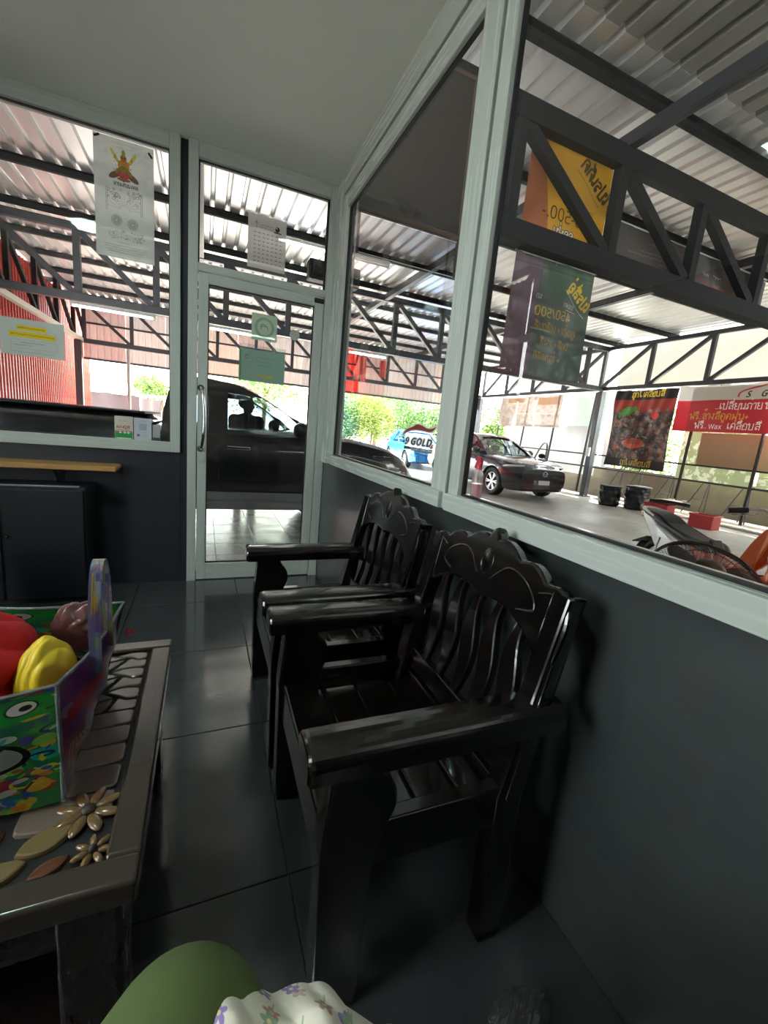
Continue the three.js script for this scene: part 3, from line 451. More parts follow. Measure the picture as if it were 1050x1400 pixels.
// ---- wooden shelf and the dark cabinet under the left window
{
  const s = thing('wall_shelf', 'light brown wooden shelf board under the left window', 'shelf', [0, 0, 0]);
  const oak = S(0xffffff, 0.5, { map: dataTex(128, (u, v) => { const k = 0.8 + 0.2 * fbm(u * 3, v * 40, 61, 40, 3); return [0.80 * k, 0.60 * k, 0.36 * k]; }, true, 1, 3) });
  obj('board', muv(rb(-2.6, -1.29, 0.765, 0.795, 0.002, 0.20, 0.006)), oak, s);
  for (const x of [-2.4, -1.6]) obj('bracket', [bx(x - 0.012, x + 0.012, 0.62, 0.765, 0.001, 0.012), bar(V(x, 0.64, 0.012), V(x, 0.76, 0.15), 0.012)], M.steelBlack, s);
  const c = thing('cabinet', 'low black cabinet with a thin grey top edge, under the wooden shelf', 'cabinet', [0, 0, 0]);
  const cm = S(tint(0.010, 0.012, 0.017), 0.5);
  obj('body', rb(-2.2, -1.43, 0.0, 0.675, 0.01, 0.26, 0.004), cm, c); obj('top_edge', rb(-1.88, -1.46, 0.676, 0.683, 0.24, 0.262, 0.002), S(tint(0.3, 0.33, 0.36), 0.4), c);
  obj('door', rb(-1.81, -1.44, 0.03, 0.66, 0.26, 0.275, 0.004), cm, c); obj('door', rb(-2.19, -1.82, 0.03, 0.66, 0.26, 0.275, 0.004), cm, c);
  for (const x of [-1.84, -1.79]) obj('knob', ball(x, 0.4, 0.285, 0.01), M.blackPlastic, c);
  const k = thing('cardboard_box', 'small grey box corner at the far left edge, in front of the cabinet', 'box', [-1.78, 0, 0.72]);
  obj('carton', rb(-0.2, 0.04, 0.38, 0.44, -0.06, 0.08, 0.004), S(tint(0.2, 0.2, 0.17), 0.8), k); obj('stand', rb(-0.18, 0.02, 0, 0.38, -0.05, 0.07, 0.004), cm, k);
}
// ---- round ceiling lamp (seen as a reflection in the left window)
{
  const t = thing('ceiling_lamp', 'round flat ceiling lamp mirrored as a pale oval in the left window', 'lamp', [-1.74, H, 1.72]);
  obj('housing', at(new THREE.CylinderGeometry(0.17, 0.175, 0.035, 40), 0, -0.0175, 0), M.whitePlastic, t);
  obj('diffuser', at(new THREE.CylinderGeometry(0.15, 0.15, 0.006, 40), 0, -0.038, 0), S(tint(0.8, 0.9, 0.88), 0.5, { emissive: tint(0.75, 1, 0.94), emissiveIntensity: 7 }), t);
  const l = new THREE.RectAreaLight(0xd8fff2, 8, 0.26, 0.26); l.position.set(0, -0.045, 0); l.rotation.x = -PI / 2; t.add(l);
}

// ================================================================ papers on the glass
const paperMat = (map, k = 0.35) => P(0xffffff, 0.85, { map, transmission: k, thickness: 0 });
function sheetOf(w, h, amp = 0.003, s = 1, nx = 14, ny = 14) {        // a slightly curled sheet, standing, facing +z, centred
  return warp(new THREE.PlaneGeometry(w, h, nx, ny), (x, y, z) => [x, y, z + amp * (0.5 + 0.5 * Math.sin(x * 9 + s) * Math.cos(y * 7 + s * 2))]);
}
const squiggle = (g, x, y, w, n, h, color, lw = 1.4) => { g.strokeStyle = color; g.lineWidth = lw; g.beginPath(); for (let k = 0; k < n; k++) { const a = x + w * k / n; g.moveTo(a, y + rnd(-h, h)); g.quadraticCurveTo(a + w / n * 0.3, y - h, a + w / n * 0.75, y + rnd(-h, h)); } g.stroke(); };
{
  const big = canvasTex(512, 1024, (g, w, h) => {
    g.fillStyle = '#dde0dc'; g.fillRect(0, 0, w, h);
    for (let k = 0; k < 60; k++) { g.fillStyle = 'rgba(190,196,196,' + rnd(0.05, 0.2) + ')'; g.beginPath(); g.ellipse(rnd(w), rnd(40, 420), rnd(10, 60), rnd(10, 40), 0, 0, 7); g.fill(); }
    squiggle(g, 150, 40, 220, 22, 5, '#9aa09e', 2); squiggle(g, 190, 70, 150, 16, 5, '#9aa09e', 2);
    // seated bird-winged guardian: wings, crown, red sash
    const e = (x, y, a, b, r, c) => { g.fillStyle = c; g.beginPath(); g.ellipse(x, y, a, b, r, 0, 7); g.fill(); };
    for (const s of [-1, 1]) { for (let k = 0; k < 6; k++) e(250 + s * (52 + k * 8), 180 - k * 12, 36, 12, s * (-0.75 - k * 0.08), ['#b8a83a', '#8a9a3c', '#d0be52'][k % 3]); e(250 + s * 72, 300, 62, 26, s * 0.55, '#7b5a44'); e(250 + s * 46, 262, 38, 16, s * 0.9, '#a2763e'); }
    e(250, 215, 48, 52, 0, '#b9823c'); e(250, 250, 42, 34, 0, '#8c7a34'); e(250, 152, 26, 30, 0, '#a85c32'); e(250, 112, 16, 30, 0, '#7a9440'); e(250, 300, 46, 26, 0, '#c4485a'); e(250, 330, 58, 14, 0, '#8c6a3c'); e(240, 150, 5, 4, 0, '#222'); e(262, 150, 5, 4, 0, '#222');
    g.strokeStyle = '#5c4a2c'; g.lineWidth = 2; for (let k = 0; k < 50; k++) { g.beginPath(); const x = 250 + rnd(-85, 85), y = rnd(120, 320); g.arc(x, y, rnd(4, 13), rnd(6), rnd(6)); g.stroke(); }
    thai(g, 'ลายเส้นมงคล', 160, 388, 26, '#30302e', 1.3);
    // line diagrams: towers, rays and wheels
    g.strokeStyle = '#4a4c4a'; g.lineWidth = 2;
    for (const s of [-1, 1]) { const X = 250 + s * 150; g.strokeRect(X - 6, 420, 12, 190); for (let k = 0; k < 34; k++) { g.beginPath(); const a = X - s * rnd(10, 120), b = rnd(420, 520); g.arc(a, b, rnd(5, 16), rnd(6), rnd(6)); g.stroke(); } }
    for (let k = 0; k < 11; k++) for (let j = 0; j < 5; j++) { const a = PI + PI * (k + 0.5) / 11, r = 40 + j * 22; g.beginPath(); g.moveTo(250 + Math.cos(a) * r, 590 + Math.sin(a) * r * 0.85); g.lineTo(250 + Math.cos(a) * (r + 14), 590 + Math.sin(a) * (r + 14) * 0.85); g.stroke(); }
    for (const [x, y] of [[180, 690], [320, 700]]) { for (let k = 1; k < 5; k++) { g.beginPath(); g.arc(x, y, 11 * k, 0, 7); g.stroke(); } for (let k = 0; k < 16; k++) { g.beginPath(); g.moveTo(x + 12 * Math.cos(k * 0.393), y + 12 * Math.sin(k * 0.393)); g.lineTo(x + 50 * Math.cos(k * 0.393), y + 50 * Math.sin(k * 0.393)); g.stroke(); } }
    for (let k = 0; k < 90; k++) { g.beginPath(); const x = rnd(110, 420), y = rnd(770, 850); g.arc(x, y, rnd(2, 8), rnd(6), rnd(6)); g.stroke(); }
    squiggle(g, 190, 880, 120, 12, 5, '#555', 2); for (let k = 0; k < 5; k++) squiggle(g, 60 + k * 14, 910 + k * 20, 390 - k * 28, 46 - k * 4, 4, '#666', 2);
  });
  const p = tag(obj('poster', sheetOf(0.292, 0.607, 0.004, 2).translate(-1.244, 2.287, -0.0105), paperMat(big)), 'tall white poster with a coloured winged figure and line drawings taped to the left window', 'poster');
  for (const [x, y, r] of [[-1.372, 2.578, 0.5], [-1.115, 2.553, -0.9]]) obj('tape', at(new THREE.BoxGeometry(0.03, 0.011, 0.0012), x, y, -0.004, 0, 0, r), M.rubber, p);
  const cal = canvasTex(512, 680, (g, w, h) => {
    g.fillStyle = '#cfcbc9'; g.fillRect(0, 0, w, h); g.strokeStyle = '#555'; g.lineWidth = 5; g.beginPath(); g.moveTo(110, 60); g.lineTo(110, 170); g.moveTo(80, 100); g.lineTo(140, 100); g.stroke();
    squiggle(g, 170, 120, 160, 16, 5, '#555', 4); squiggle(g, 150, 150, 190, 18, 5, '#555', 3); g.fillStyle = '#33302e'; g.beginPath(); g.ellipse(390, 130, 30, 34, 0.3, 0, 7); g.fill(); g.fillRect(345, 165, 100, 16); g.fillStyle = '#cfcbc9'; g.beginPath(); g.arc(380, 115, 10, 0, 7); g.fill();
    for (let r = 0; r < 8; r++) for (let c = 0; c < 7; c++) { g.fillStyle = '#6a6664'; const x = 80 + c * 58, y = 215 + r * 52; g.fillRect(x, y, 16, 13); g.fillStyle = '#8a8684'; g.fillRect(x + 20, y + 4, 14, 8); }
  });
  tag(obj('calendar_sheet', sheetOf(0.238, 0.313, 0.003, 5).translate(-0.456, 2.258, -0.020), paperMat(cal)), 'pale calendar-like sheet with rows of small marks on the glass above the door', 'paper');
  const yel = canvasTex(512, 350, (g, w, h) => {
    g.fillStyle = '#cddad6'; g.fillRect(0, 0, w, h); g.fillStyle = '#ecd21c'; g.fillRect(130, 62, 240, 44); g.fillRect(70, 122, 370, 52); squiggle(g, 140, 84, 220, 24, 7, '#7a6a10', 4); squiggle(g, 80, 150, 350, 36, 8, '#7a6a10', 4);
    g.strokeStyle = '#9db0b0'; g.lineWidth = 2; g.strokeRect(80, 200, 370, 80); squiggle(g, 150, 225, 200, 24, 5, '#4a6464', 3); squiggle(g, 100, 250, 150, 18, 5, '#6a8484', 3); squiggle(g, 80, 315, 340, 26, 5, '#8aa0a0', 3);
  });
  tag(obj('notice', sheetOf(0.293, 0.195, 0.002, 1).translate(-1.706, 1.472, -0.0105), paperMat(yel)), 'white notice with two yellow highlighted lines on the left window', 'paper');
  const round = canvasTex(256, 256, (g, w, h) => { g.fillStyle = '#b9cfba'; g.fillRect(0, 0, w, h); g.strokeStyle = '#8fae96'; g.lineWidth = 20; g.beginPath(); g.arc(128, 128, 82, 0, 7); g.stroke(); g.strokeStyle = '#6f9a7c'; g.lineWidth = 4; g.beginPath(); g.arc(128, 128, 95, 0, 7); g.stroke(); g.lineWidth = 8; g.beginPath(); g.moveTo(92, 150); g.lineTo(100, 100); g.quadraticCurveTo(150, 90, 165, 150); g.stroke(); g.beginPath(); g.moveTo(84, 118); g.lineTo(150, 112); g.stroke(); });
  tag(obj('round_mark_card', sheetOf(0.165, 0.168, 0.001, 3).translate(-0.453, 1.747, -0.0145), paperMat(round, 0.3)), 'pale green square card with a round emblem on the door glass', 'card');
  const green = canvasTex(512, 350, (g, w, h) => {
    g.fillStyle = '#8fb0a4'; g.fillRect(0, 0, w, h); g.strokeStyle = '#5b6a62'; g.lineWidth = 7; g.beginPath(); g.arc(80, 85, 20, 1, 5.4); g.stroke(); g.strokeStyle = '#c49a2c'; g.beginPath(); g.moveTo(95, 100); g.lineTo(115, 62); g.lineTo(135, 100); g.stroke();
    for (let k = 0; k < 3; k++) squiggle(g, 170 + k * 14, 80 + k * 44, 230 - k * 40, 22, 6, '#6f928a', 4);
    g.fillStyle = '#d2b23e'; g.beginPath(); g.moveTo(150, 250); g.quadraticCurveTo(260, 290, 390, 262); g.lineTo(360, 300); g.quadraticCurveTo(240, 300, 150, 250); g.fill(); squiggle(g, 60, 245, 70, 6, 8, '#9aa86a', 5);
  });
  const gs = tag(obj('notice', sheetOf(0.292, 0.204, 0.002, 4).translate(-0.457, 1.496, -0.0135), paperMat(green, 0.25)), 'grey green notice in a clear sleeve on the door glass, under the emblem card', 'paper');
  obj('clear_sleeve', [new THREE.PlaneGeometry(0.3, 0.235).translate(-0.455, 1.512, -0.0149)], P(0xe8f2ee, 0.15, { transmission: 0.85, thickness: 0 }), gs); obj('green_edge', bx(-0.607, -0.595, 1.39, 1.592, -0.0146, -0.0105), S(tint(0.10, 0.32, 0.13), 0.6), gs);
  tag(obj('round_sticker', at(new THREE.CylinderGeometry(0.034, 0.034, 0.0008, 32), -0.252, 1.735, -0.0155, PI / 2), P(tint(0.62, 0.66, 0.6), 0.7, { transmission: 0.35, thickness: 0 })), 'small pale round sticker on the door glass, right of the emblem card', 'sticker');
  // payment cards on the left window's lower frame
  const qr = canvasTex(200, 290, (g, w, h) => { g.fillStyle = '#d9d2c4'; g.fillRect(0, 0, w, h); g.fillStyle = '#2f9a48'; g.fillRect(0, 210, w, 80); g.fillStyle = '#c8342c'; g.fillRect(0, 192, w, 14); squiggle(g, 50, 60, 100, 12, 4, '#665', 3); thai(g, 'สแกน', 12, 152, 24, '#c23a2a', 1.5); g.font = 'bold 58px sans-serif'; g.fillStyle = '#c23030'; g.fillText('QR', 92, 158); squiggle(g, 20, 178, 150, 16, 5, '#7a5a3a', 4); for (const x of [60, 110, 150]) { g.fillStyle = '#e6ecd8'; g.beginPath(); g.arc(x, 210, 15, 0, 7); g.fill(); } squiggle(g, 40, 255, 120, 14, 4, '#1c6a30', 4); });
  const wq = canvasTex(200, 290, (g, w, h) => { g.fillStyle = '#c9ccd6'; g.fillRect(0, 0, w, h); squiggle(g, 55, 40, 90, 9, 5, '#6b7080', 4); squiggle(g, 30, 190, 140, 16, 4, '#8a8fa0', 3); g.fillStyle = '#6c7080'; g.fillRect(30, 215, 36, 36); for (let k = 0; k < 3; k++) squiggle(g, 80, 222 + k * 16, 90, 12, 3, '#8a8fa0', 3); g.fillStyle = '#aab0be'; g.fillRect(56, 70, 92, 92); });
  const card = (name, label, x0, x1, y0, y1, tex, turn, leanBack) => { const t = thing(name, label, 'card', [(x0 + x1) / 2, y0, 0.002], turn, 'payment cards on the window frame'); const w = x1 - x0, h = y1 - y0; const f = at(new THREE.PlaneGeometry(w - 0.004, h - 0.004), 0, h / 2, 0.0026, 0, 0, 0); const b = rb(-w / 2, w / 2, 0, h, -0.0025, 0.0022, 0.002, 1); obj('backing', b, M.whitePlastic, t); obj('print', f, S(0xffffff, 0.4, { map: tex }), t); obj('foot', rb(-w * 0.4, w * 0.4, 0, 0.006, -0.006, 0.018, 0.002), M.whitePlastic, t); return t; };
  card('payment_card', 'green footed card with red QR letters standing on the left window frame', -1.322, -1.224, 0.951, 1.088, qr, 0.05);
  card('payment_card', 'pale grey card with small print, standing right of the green card', -1.219, -1.122, 0.951, 1.085, wq, -0.04);
  { const t = thing('leaflet', 'narrow folded leaflet in the lower right corner of the left window', 'leaflet', [-1.095, 0.951, 0.001]); obj('page', sheetOf(0.042, 0.1, 0.001, 2, 4, 4).translate(0, 0.05, 0), S(tint(0.45, 0.47, 0.5), 0.6), t); obj('dark_strip', bx(-0.02, 0.02, 0.002, 0.02, 0.001, 0.0024), S(tint(0.06, 0.07, 0.08), 0.6), t); }
  // gold lettered logo stuck to the side window
  const logo = canvasTex(512, 380, (g, w, h) => {
    g.clearRect(0, 0, w, h); g.lineCap = 'round'; g.strokeStyle = '#ece9e6'; g.lineWidth = 26; g.fillStyle = '#ece9e6';
    const swoosh = () => { g.beginPath(); g.moveTo(30, 150); g.bezierCurveTo(60, 60, 150, 70, 190, 40); g.bezierCurveTo(240, 8, 300, 30, 350, 58); g.bezierCurveTo(400, 70, 440, 60, 470, 36); g.bezierCurveTo(450, 90, 420, 100, 360, 90); g.bezierCurveTo(250, 70, 120, 80, 60, 130); g.closePath(); };
    swoosh(); g.fill(); g.stroke(); g.font = 'italic bold 104px sans-serif'; g.lineWidth = 18; g.lineJoin = 'round'; g.strokeText('9 GOLD', 70, 240); 
    swoosh(); g.fillStyle = '#8e3a30'; g.fill(); g.fillStyle = '#1d2530'; g.fillText('9 GOLD', 70, 240); g.fillStyle = '#3d4450'; g.fillRect(70, 262, 100, 34); g.font = 'bold 36px sans-serif'; g.fillRect(172, 262, 286, 40); g.fillStyle = '#e4e2de'; g.fillText('GLASS COATING', 180, 294); squiggle(g, 250, 330, 160, 14, 6, '#3d4450', 6);
  });
  tag(obj('logo_sticker', new THREE.PlaneGeometry(0.34, 0.15).rotateY(-PI / 2).translate(-0.0005, 1.123, 1.50), S(0xffffff, 0.5, { map: logo, transparent: true, alphaTest: 0.4 })), 'dark car-outline logo sticker reading 9 GOLD on the first side window', 'sticker');
  // spray bottle on the outer ledge of the second side window
  const b = thing('spray_bottle', 'clear spray bottle with a red pump and red liquid standing on the window ledge', 'bottle', [0.033, 0.958, 1.905]); b.scale.setScalar(0.8);
  const prof = [[0, 0], [0.021, 0], [0.023, 0.006], [0.023, 0.09], [0.019, 0.108], [0.011, 0.116], [0.011, 0.124]].map((p) => new THREE.Vector2(...p));
  obj('body', new THREE.LatheGeometry(prof, 28), P(0xffffff, 0.1, { transmission: 0.7, thickness: 0, color: tint(0.92, 0.86, 0.86) }), b);
  obj('liquid', new THREE.CylinderGeometry(0.0205, 0.0205, 0.055, 24).translate(0, 0.031, 0), P(tint(0.75, 0.10, 0.16), 0.15, { transmission: 0.25, thickness: 0 }), b);
  const red = S(tint(0.68, 0.03, 0.08), 0.4);
  obj('collar', new THREE.CylinderGeometry(0.0125, 0.0135, 0.02, 24).translate(0, 0.127, 0), red, b); obj('nozzle', [rb(-0.009, 0.009, 0.137, 0.17, -0.014, 0.014, 0.005), rb(-0.006, 0.006, 0.152, 0.166, -0.03, -0.01, 0.003)], red, b); obj('trigger', bar(V(0, 0.15, -0.02), V(0, 0.122, -0.028), 0.006), red, b);
  obj('label', new THREE.CylinderGeometry(0.0236, 0.0236, 0.03, 24, 1, true, 2.4, 2.2).translate(0, 0.083, 0), S(tint(0.5, 0.12, 0.1), 0.5), b);
}

// ================================================================ hung prints and screens in the shed
const CLOTH = (map, k = 0.35, r = 0.7) => P(0xffffff, r, { map, transmission: k, thickness: 0 });
function banner(name, label, w, h, tex, place, turn, o = {}) {         // hangs from its top edge, printed face along local +z
  const t = thing(name, label, 'banner', place, turn, o.group);
  const g = warp(new THREE.PlaneGeometry(w, h, 30, 24).translate(0, -h / 2, 0), (x, y, z) => { const k = -y / h; return [x * (1 - 0.012 * k), y - 0.012 * Math.sin((x / w + 0.5) * PI * (o.sag ?? 3)) ** 2 * (1 - k), (o.amp ?? 0.02) * (Math.sin(x * (o.fq ?? 9) + y * 3) * (0.35 + 0.65 * k) + 0.4 * Math.sin(x * 23 - y * 6) * (1 - k))]; });
  obj('print', g, CLOTH(tex, o.k ?? 0.35, o.r ?? 0.6), t);
  obj('hem', tube([V(-w / 2, 0, 0), V(0, 0.002, 0), V(w / 2, 0, 0)], 0.007, 6, 6), o.hem ?? M.whitePlastic, t);
  const n = o.eyes ?? 3; for (let i = 0; i < n; i++) { const x = -w / 2 + 0.03 + (w - 0.06) * i / (n - 1); obj('eyelet', new THREE.TorusGeometry(0.012, 0.004, 6, 14).translate(x, -0.02, 0.004), M.chrome, t); if (!o.noTies) obj('tie', rod(V(x, -0.015, 0), V(x, 0.06, -0.0), 0.003, 6), M.blackPlastic, t); }
  return t;
}
{
  const yellow = canvasTex(512, 512, (g, w, h) => {
    g.fillStyle = '#d9a32c'; g.fillRect(0, 0, w, h); g.fillStyle = '#b06a44'; g.beginPath(); g.moveTo(w, 0); g.lineTo(w - 90, 0); g.bezierCurveTo(w - 100, 200, w - 170, 300, w - 150, h); g.lineTo(w, h); g.fill();
    g.save(); g.translate(22, 200); g.rotate(-0.62); thai(g, 'โปรเด็ด', 0, 0, 54, '#4a3a10', 1.7); g.fillStyle = '#7a5c1c'; g.fillRect(20, 26, 215, 3); g.restore();
    thai(g, 'ธรรมดา', 70, 262, 20, '#7a5c1c', 1); thai(g, '250-500.-', 62, 338, 74, '#2e2a16', 1.2); thai(g, 'ดูดฝุ่น', 190, 410, 36, '#f2ead8', 1.5, '#2c2418'); g.fillStyle = '#f2ead8'; g.beginPath(); g.arc(350, 402, 9, 0, 7); g.fill(); thai(g, 'ล้างรถ+เคลือบสี', 110, 486, 38, '#f2ead8', 1.4, '#2c2418');
  });
  const green = canvasTex(512, 560, (g, w, h) => {
    g.fillStyle = '#52625a'; g.fillRect(0, 0, w, h); g.fillStyle = '#47604f'; g.fillRect(0, 0, 300, 160); g.fillStyle = '#6e5f6b'; g.beginPath(); g.moveTo(w, 0); g.lineTo(w - 170, 0); g.bezierCurveTo(w - 150, 200, w - 190, 350, w - 150, h); g.lineTo(w, h); g.fill();
    g.save(); g.translate(24, 200); g.rotate(-0.62); thai(g, 'โปรสี่คู่', 0, 0, 44, '#d8b82c', 1.8); g.fillStyle = '#c9ccc4'; g.fillRect(-10, 22, 190, 3); g.restore();
    thai(g, 'ธรรมดา', 96, 196, 20, '#d5d8d0', 1); g.fillStyle = '#d5d8d0'; g.fillRect(88, 206, 76, 3); thai(g, 'รถ', 318, 184, 22, '#d5d8d0', 1); thai(g, '450/500', 118, 262, 58, '#d2a63a', 1.2);
    thai(g, 'ดูดฝุ่น + เคลือบสี', 60, 324, 28, '#b08c3e', 1.3); thai(g, 'ขัดสี + ล้างสี', 96, 398, 28, '#b08c3e', 1.3); thai(g, '+ ล้างรถสีดี', 140, 470, 28, '#b08c3e', 1.3);
  });
  banner('price_banner', 'yellow banner tied in the near truss, its print 250-500 seen mirrored from behind', 0.95, 0.9, yellow, [2.165, 3.735, -0.275], PI, { k: 0.5, amp: 0.008, noTies: true });
  banner('price_banner', 'dark green and purple banner reading 450/500 mirrored, hanging below the near truss', 0.97, 1.02, green, [2.155, 2.81, -0.275], PI, { k: 0.5, amp: 0.018, noTies: true });
  const grey = canvasTex(1024, 256, (g, w, h) => { g.fillStyle = '#4c4644'; g.fillRect(0, 0, w, h); for (let k = 0; k < 9; k++) squiggle(g, rnd(560, 700), 50 + k * 20, rnd(100, 260), 20, 5, '#7a7270', 6); g.fillStyle = '#7a3236'; g.beginPath(); g.moveTo(200, 150); g.lineTo(480, 110); g.lineTo(500, 130); g.lineTo(220, 185); g.fill(); g.fillStyle = '#6c5236'; g.fillRect(90, 130, 160, 40); squiggle(g, 330, 90, 140, 12, 8, '#a8a4a0', 6); g.fillStyle = '#2f2b2c'; for (const x of [150, 420, 690]) { g.beginPath(); g.moveTo(x, 0); g.lineTo(x + 30, 0); g.lineTo(x - 60, h); g.lineTo(x - 90, h); g.fill(); } });
  banner('grey_banner', 'long grey banner with a red streak low behind the near truss', 2.6, 0.5, grey, [4.06, 3.34, -0.29], PI, { k: 0.5, amp: 0.01, eyes: 6, noTies: true });
  // dark sign box, tinted sheet and black lamp box at the corner of the room
  const s = thing('sign_box', 'large dark brown sign panel hung outside the first side window, seen from behind', 'sign', [0, 0, -0.134]);
  obj('panel', muv(rb(-0.17, 1.03, 2.70, 3.74, -0.008, 0.012, 0.004)), S(tint(0.045, 0.036, 0.033), 0.55, { roughnessMap: noiseA }), s);
  const br = S(tint(0.10, 0.062, 0.048), 0.6); for (const [a, b, c, d] of [[-0.19, 1.03, 2.66, 2.70], [-0.19, -0.15, 2.70, 3.74], [0.99, 1.03, 2.70, 3.74], [-0.19, 1.03, 3.73, 3.76]]) obj('frame_bar', rb(a, b, c, d, -0.012, 0.02, 0.005), br, s);
  const q = thing('tinted_sheet', 'smoky translucent sheet in a brown frame hanging below the dark sign panel', 'sheet', [0, 0, -0.134]);
  obj('sheet', new THREE.PlaneGeometry(0.82, 0.26).translate(0.59, 2.522, 0), P(tint(0.42, 0.42, 0.43), 0, { transmission: 1, thickness: 0 }), q); for (const [a, b] of [[0.17, 0.19], [0.995, 1.03]]) obj('frame_bar', rb(a, b, 2.39, 2.655, -0.012, 0.02, 0.004), br, q); obj('wire', rod(V(0.17, 2.4, 0), V(1.03, 2.4, 0), 0.004, 6), M.whitePlastic, q);
  const bb = thing('loudspeaker', 'black box hanging outside above the door corner', 'speaker', [0.04, 2.225, -0.19]);
  obj('case', rb(-0.19, 0.19, -0.065, 0.065, -0.05, 0.05, 0.012), M.blackPlastic, bb); obj('grille', rb(-0.17, 0.17, -0.05, 0.05, 0.05, 0.054, 0.002), M.rubber, bb); obj('bracket', [bx(-0.02, 0.02, 0.06, 0.44, -0.01, 0.01), bx(-0.08, 0.08, 0.06, 0.075, -0.03, 0.03)], M.steelBlack, bb);

  // posters along the right side
  const old = canvasTex(512, 200, (g, w, h) => { g.fillStyle = '#b9a79c'; g.fillRect(0, 0, w, h); for (let k = 0; k < 500; k++) { g.fillStyle = ['rgba(150,110,96,', 'rgba(214,204,196,', 'rgba(110,92,90,', 'rgba(176,140,120,'][k % 4] + rnd(0.05, 0.3) + ')'; g.fillRect(rnd(w), rnd(h), rnd(4, 30), rnd(4, 26)); } g.fillStyle = '#a0795c'; g.fillRect(60, 8, 150, 30); g.fillRect(330, 10, 160, 46); g.fillStyle = '#dcd4ca'; for (const x of [150, 300]) g.fillRect(x, 30, 18, 170); g.fillRect(150, 110, 300, 5); });
  banner('old_banner', 'faded creased beige banner hung over white plastic, behind the dark crossover car', 3.0, 1.0, old, [9.29, 2.74, -8.66], -PI / 2, { k: 0.15, amp: 0.05, fq: 6, sag: 2, eyes: 4 });
  const dark = canvasTex(420, 512, (g, w, h) => {
    g.fillStyle = '#2b2321'; g.fillRect(0, 0, w, h); g.fillStyle = '#8d2a1e'; g.fillRect(0, 62, w, 80); for (let k = 0; k < 520; k++) { g.fillStyle = ['rgba(170,152,140,', 'rgba(96,50,42,', 'rgba(40,36,40,', 'rgba(160,84,58,', 'rgba(120,112,112,'][k % 5] + rnd(0.15, 0.6) + ')'; g.beginPath(); g.ellipse(rnd(w), rnd(130, 450), rnd(4, 26), rnd(4, 18), rnd(3), 0, 7); g.fill(); }
    g.fillStyle = '#3f8a3a'; for (let k = 0; k < 12; k++) { g.beginPath(); g.ellipse(100 + rnd(-45, 60), 140 + rnd(-26, 30), 22, 8, rnd(3), 0, 7); g.fill(); } g.fillStyle = '#c62c2c'; g.beginPath(); g.ellipse(300, 165, 30, 24, 0.4, 0, 7); g.fill(); g.fillStyle = '#a8462c'; g.beginPath(); g.ellipse(190, 350, 70, 34, 0, 0, 7); g.fill(); g.fillStyle = '#8e3222'; g.fillRect(150, 320, 90, 34);
    g.strokeStyle = 'rgba(30,24,24,.9)'; g.lineWidth = 4; g.beginPath(); g.moveTo(195, 70); g.lineTo(195, 460); g.moveTo(20, 310); g.lineTo(390, 316); g.stroke(); g.fillStyle = '#201a1a'; g.fillRect(0, 455, w, 57); g.fillRect(0, 0, w, 62);
    thai(g, 'ถูกใจเคลือบสี', 110, 44, 30, '#d8b43a', 1.6); thai(g, 'ถูกใจเคลือบสี', 110, 496, 30, '#a8882c', 1.6);
  });
  banner('food_poster', 'dark poster with red and brown pictures and yellow Thai title, left of the red banner', 1.64, 1.95, dark, [9.29, 2.76, -4.5], -PI / 2, { k: 0.06, amp: 0.05, fq: 5, sag: 1 });
  const rb_ = canvasTex(1024, 300, (g, w, h) => {
    g.fillStyle = '#c9c2b8'; g.fillRect(0, 0, w, h); g.fillStyle = '#c01f2c'; g.fillRect(0, 96, w, 204); g.strokeStyle = '#c23a34'; g.lineWidth = 9; g.lineCap = 'round'; g.beginPath(); g.moveTo(372, 76); g.bezierCurveTo(360, 30, 450, 30, 490, 18); g.bezierCurveTo(560, 0, 640, 20, 700, 46); g.stroke();
    g.fillStyle = '#3a3334'; g.font = 'italic bold 52px sans-serif'; g.fillText('S', 408, 82); g.fillText('GOLD', 484, 82);
    thai(g, '..เปลี่ยนถ่าย', 258, 154, 36, '#efe6e0', 1.15); thai(g, 'ฟรี..ล้างสีดูดฝุ่น+', 100, 218, 36, '#d9a02a', 1.15); thai(g, 'ฟรี..', 142, 278, 36, '#efe6e0', 1.15); g.font = '44px sans-serif'; g.fillStyle = '#efe6e0'; g.fillText('Wax', 236, 280); thai(g, 'เคลือบสี', 350, 278, 36, '#efe6e0', 1.15); thai(g, 'น้ำมัน'.replace('ำ', 'า'), 520, 154, 36, '#efe6e0', 1.15);
  });
  banner('red_banner', 'red and white banner with Thai offer lines under an S GOLD logo', 3.4, 1.0, rb_, [9.29, 2.78, -1.98], -PI / 2, { k: 0.08, amp: 0.03, fq: 4, sag: 4, eyes: 5 });
}
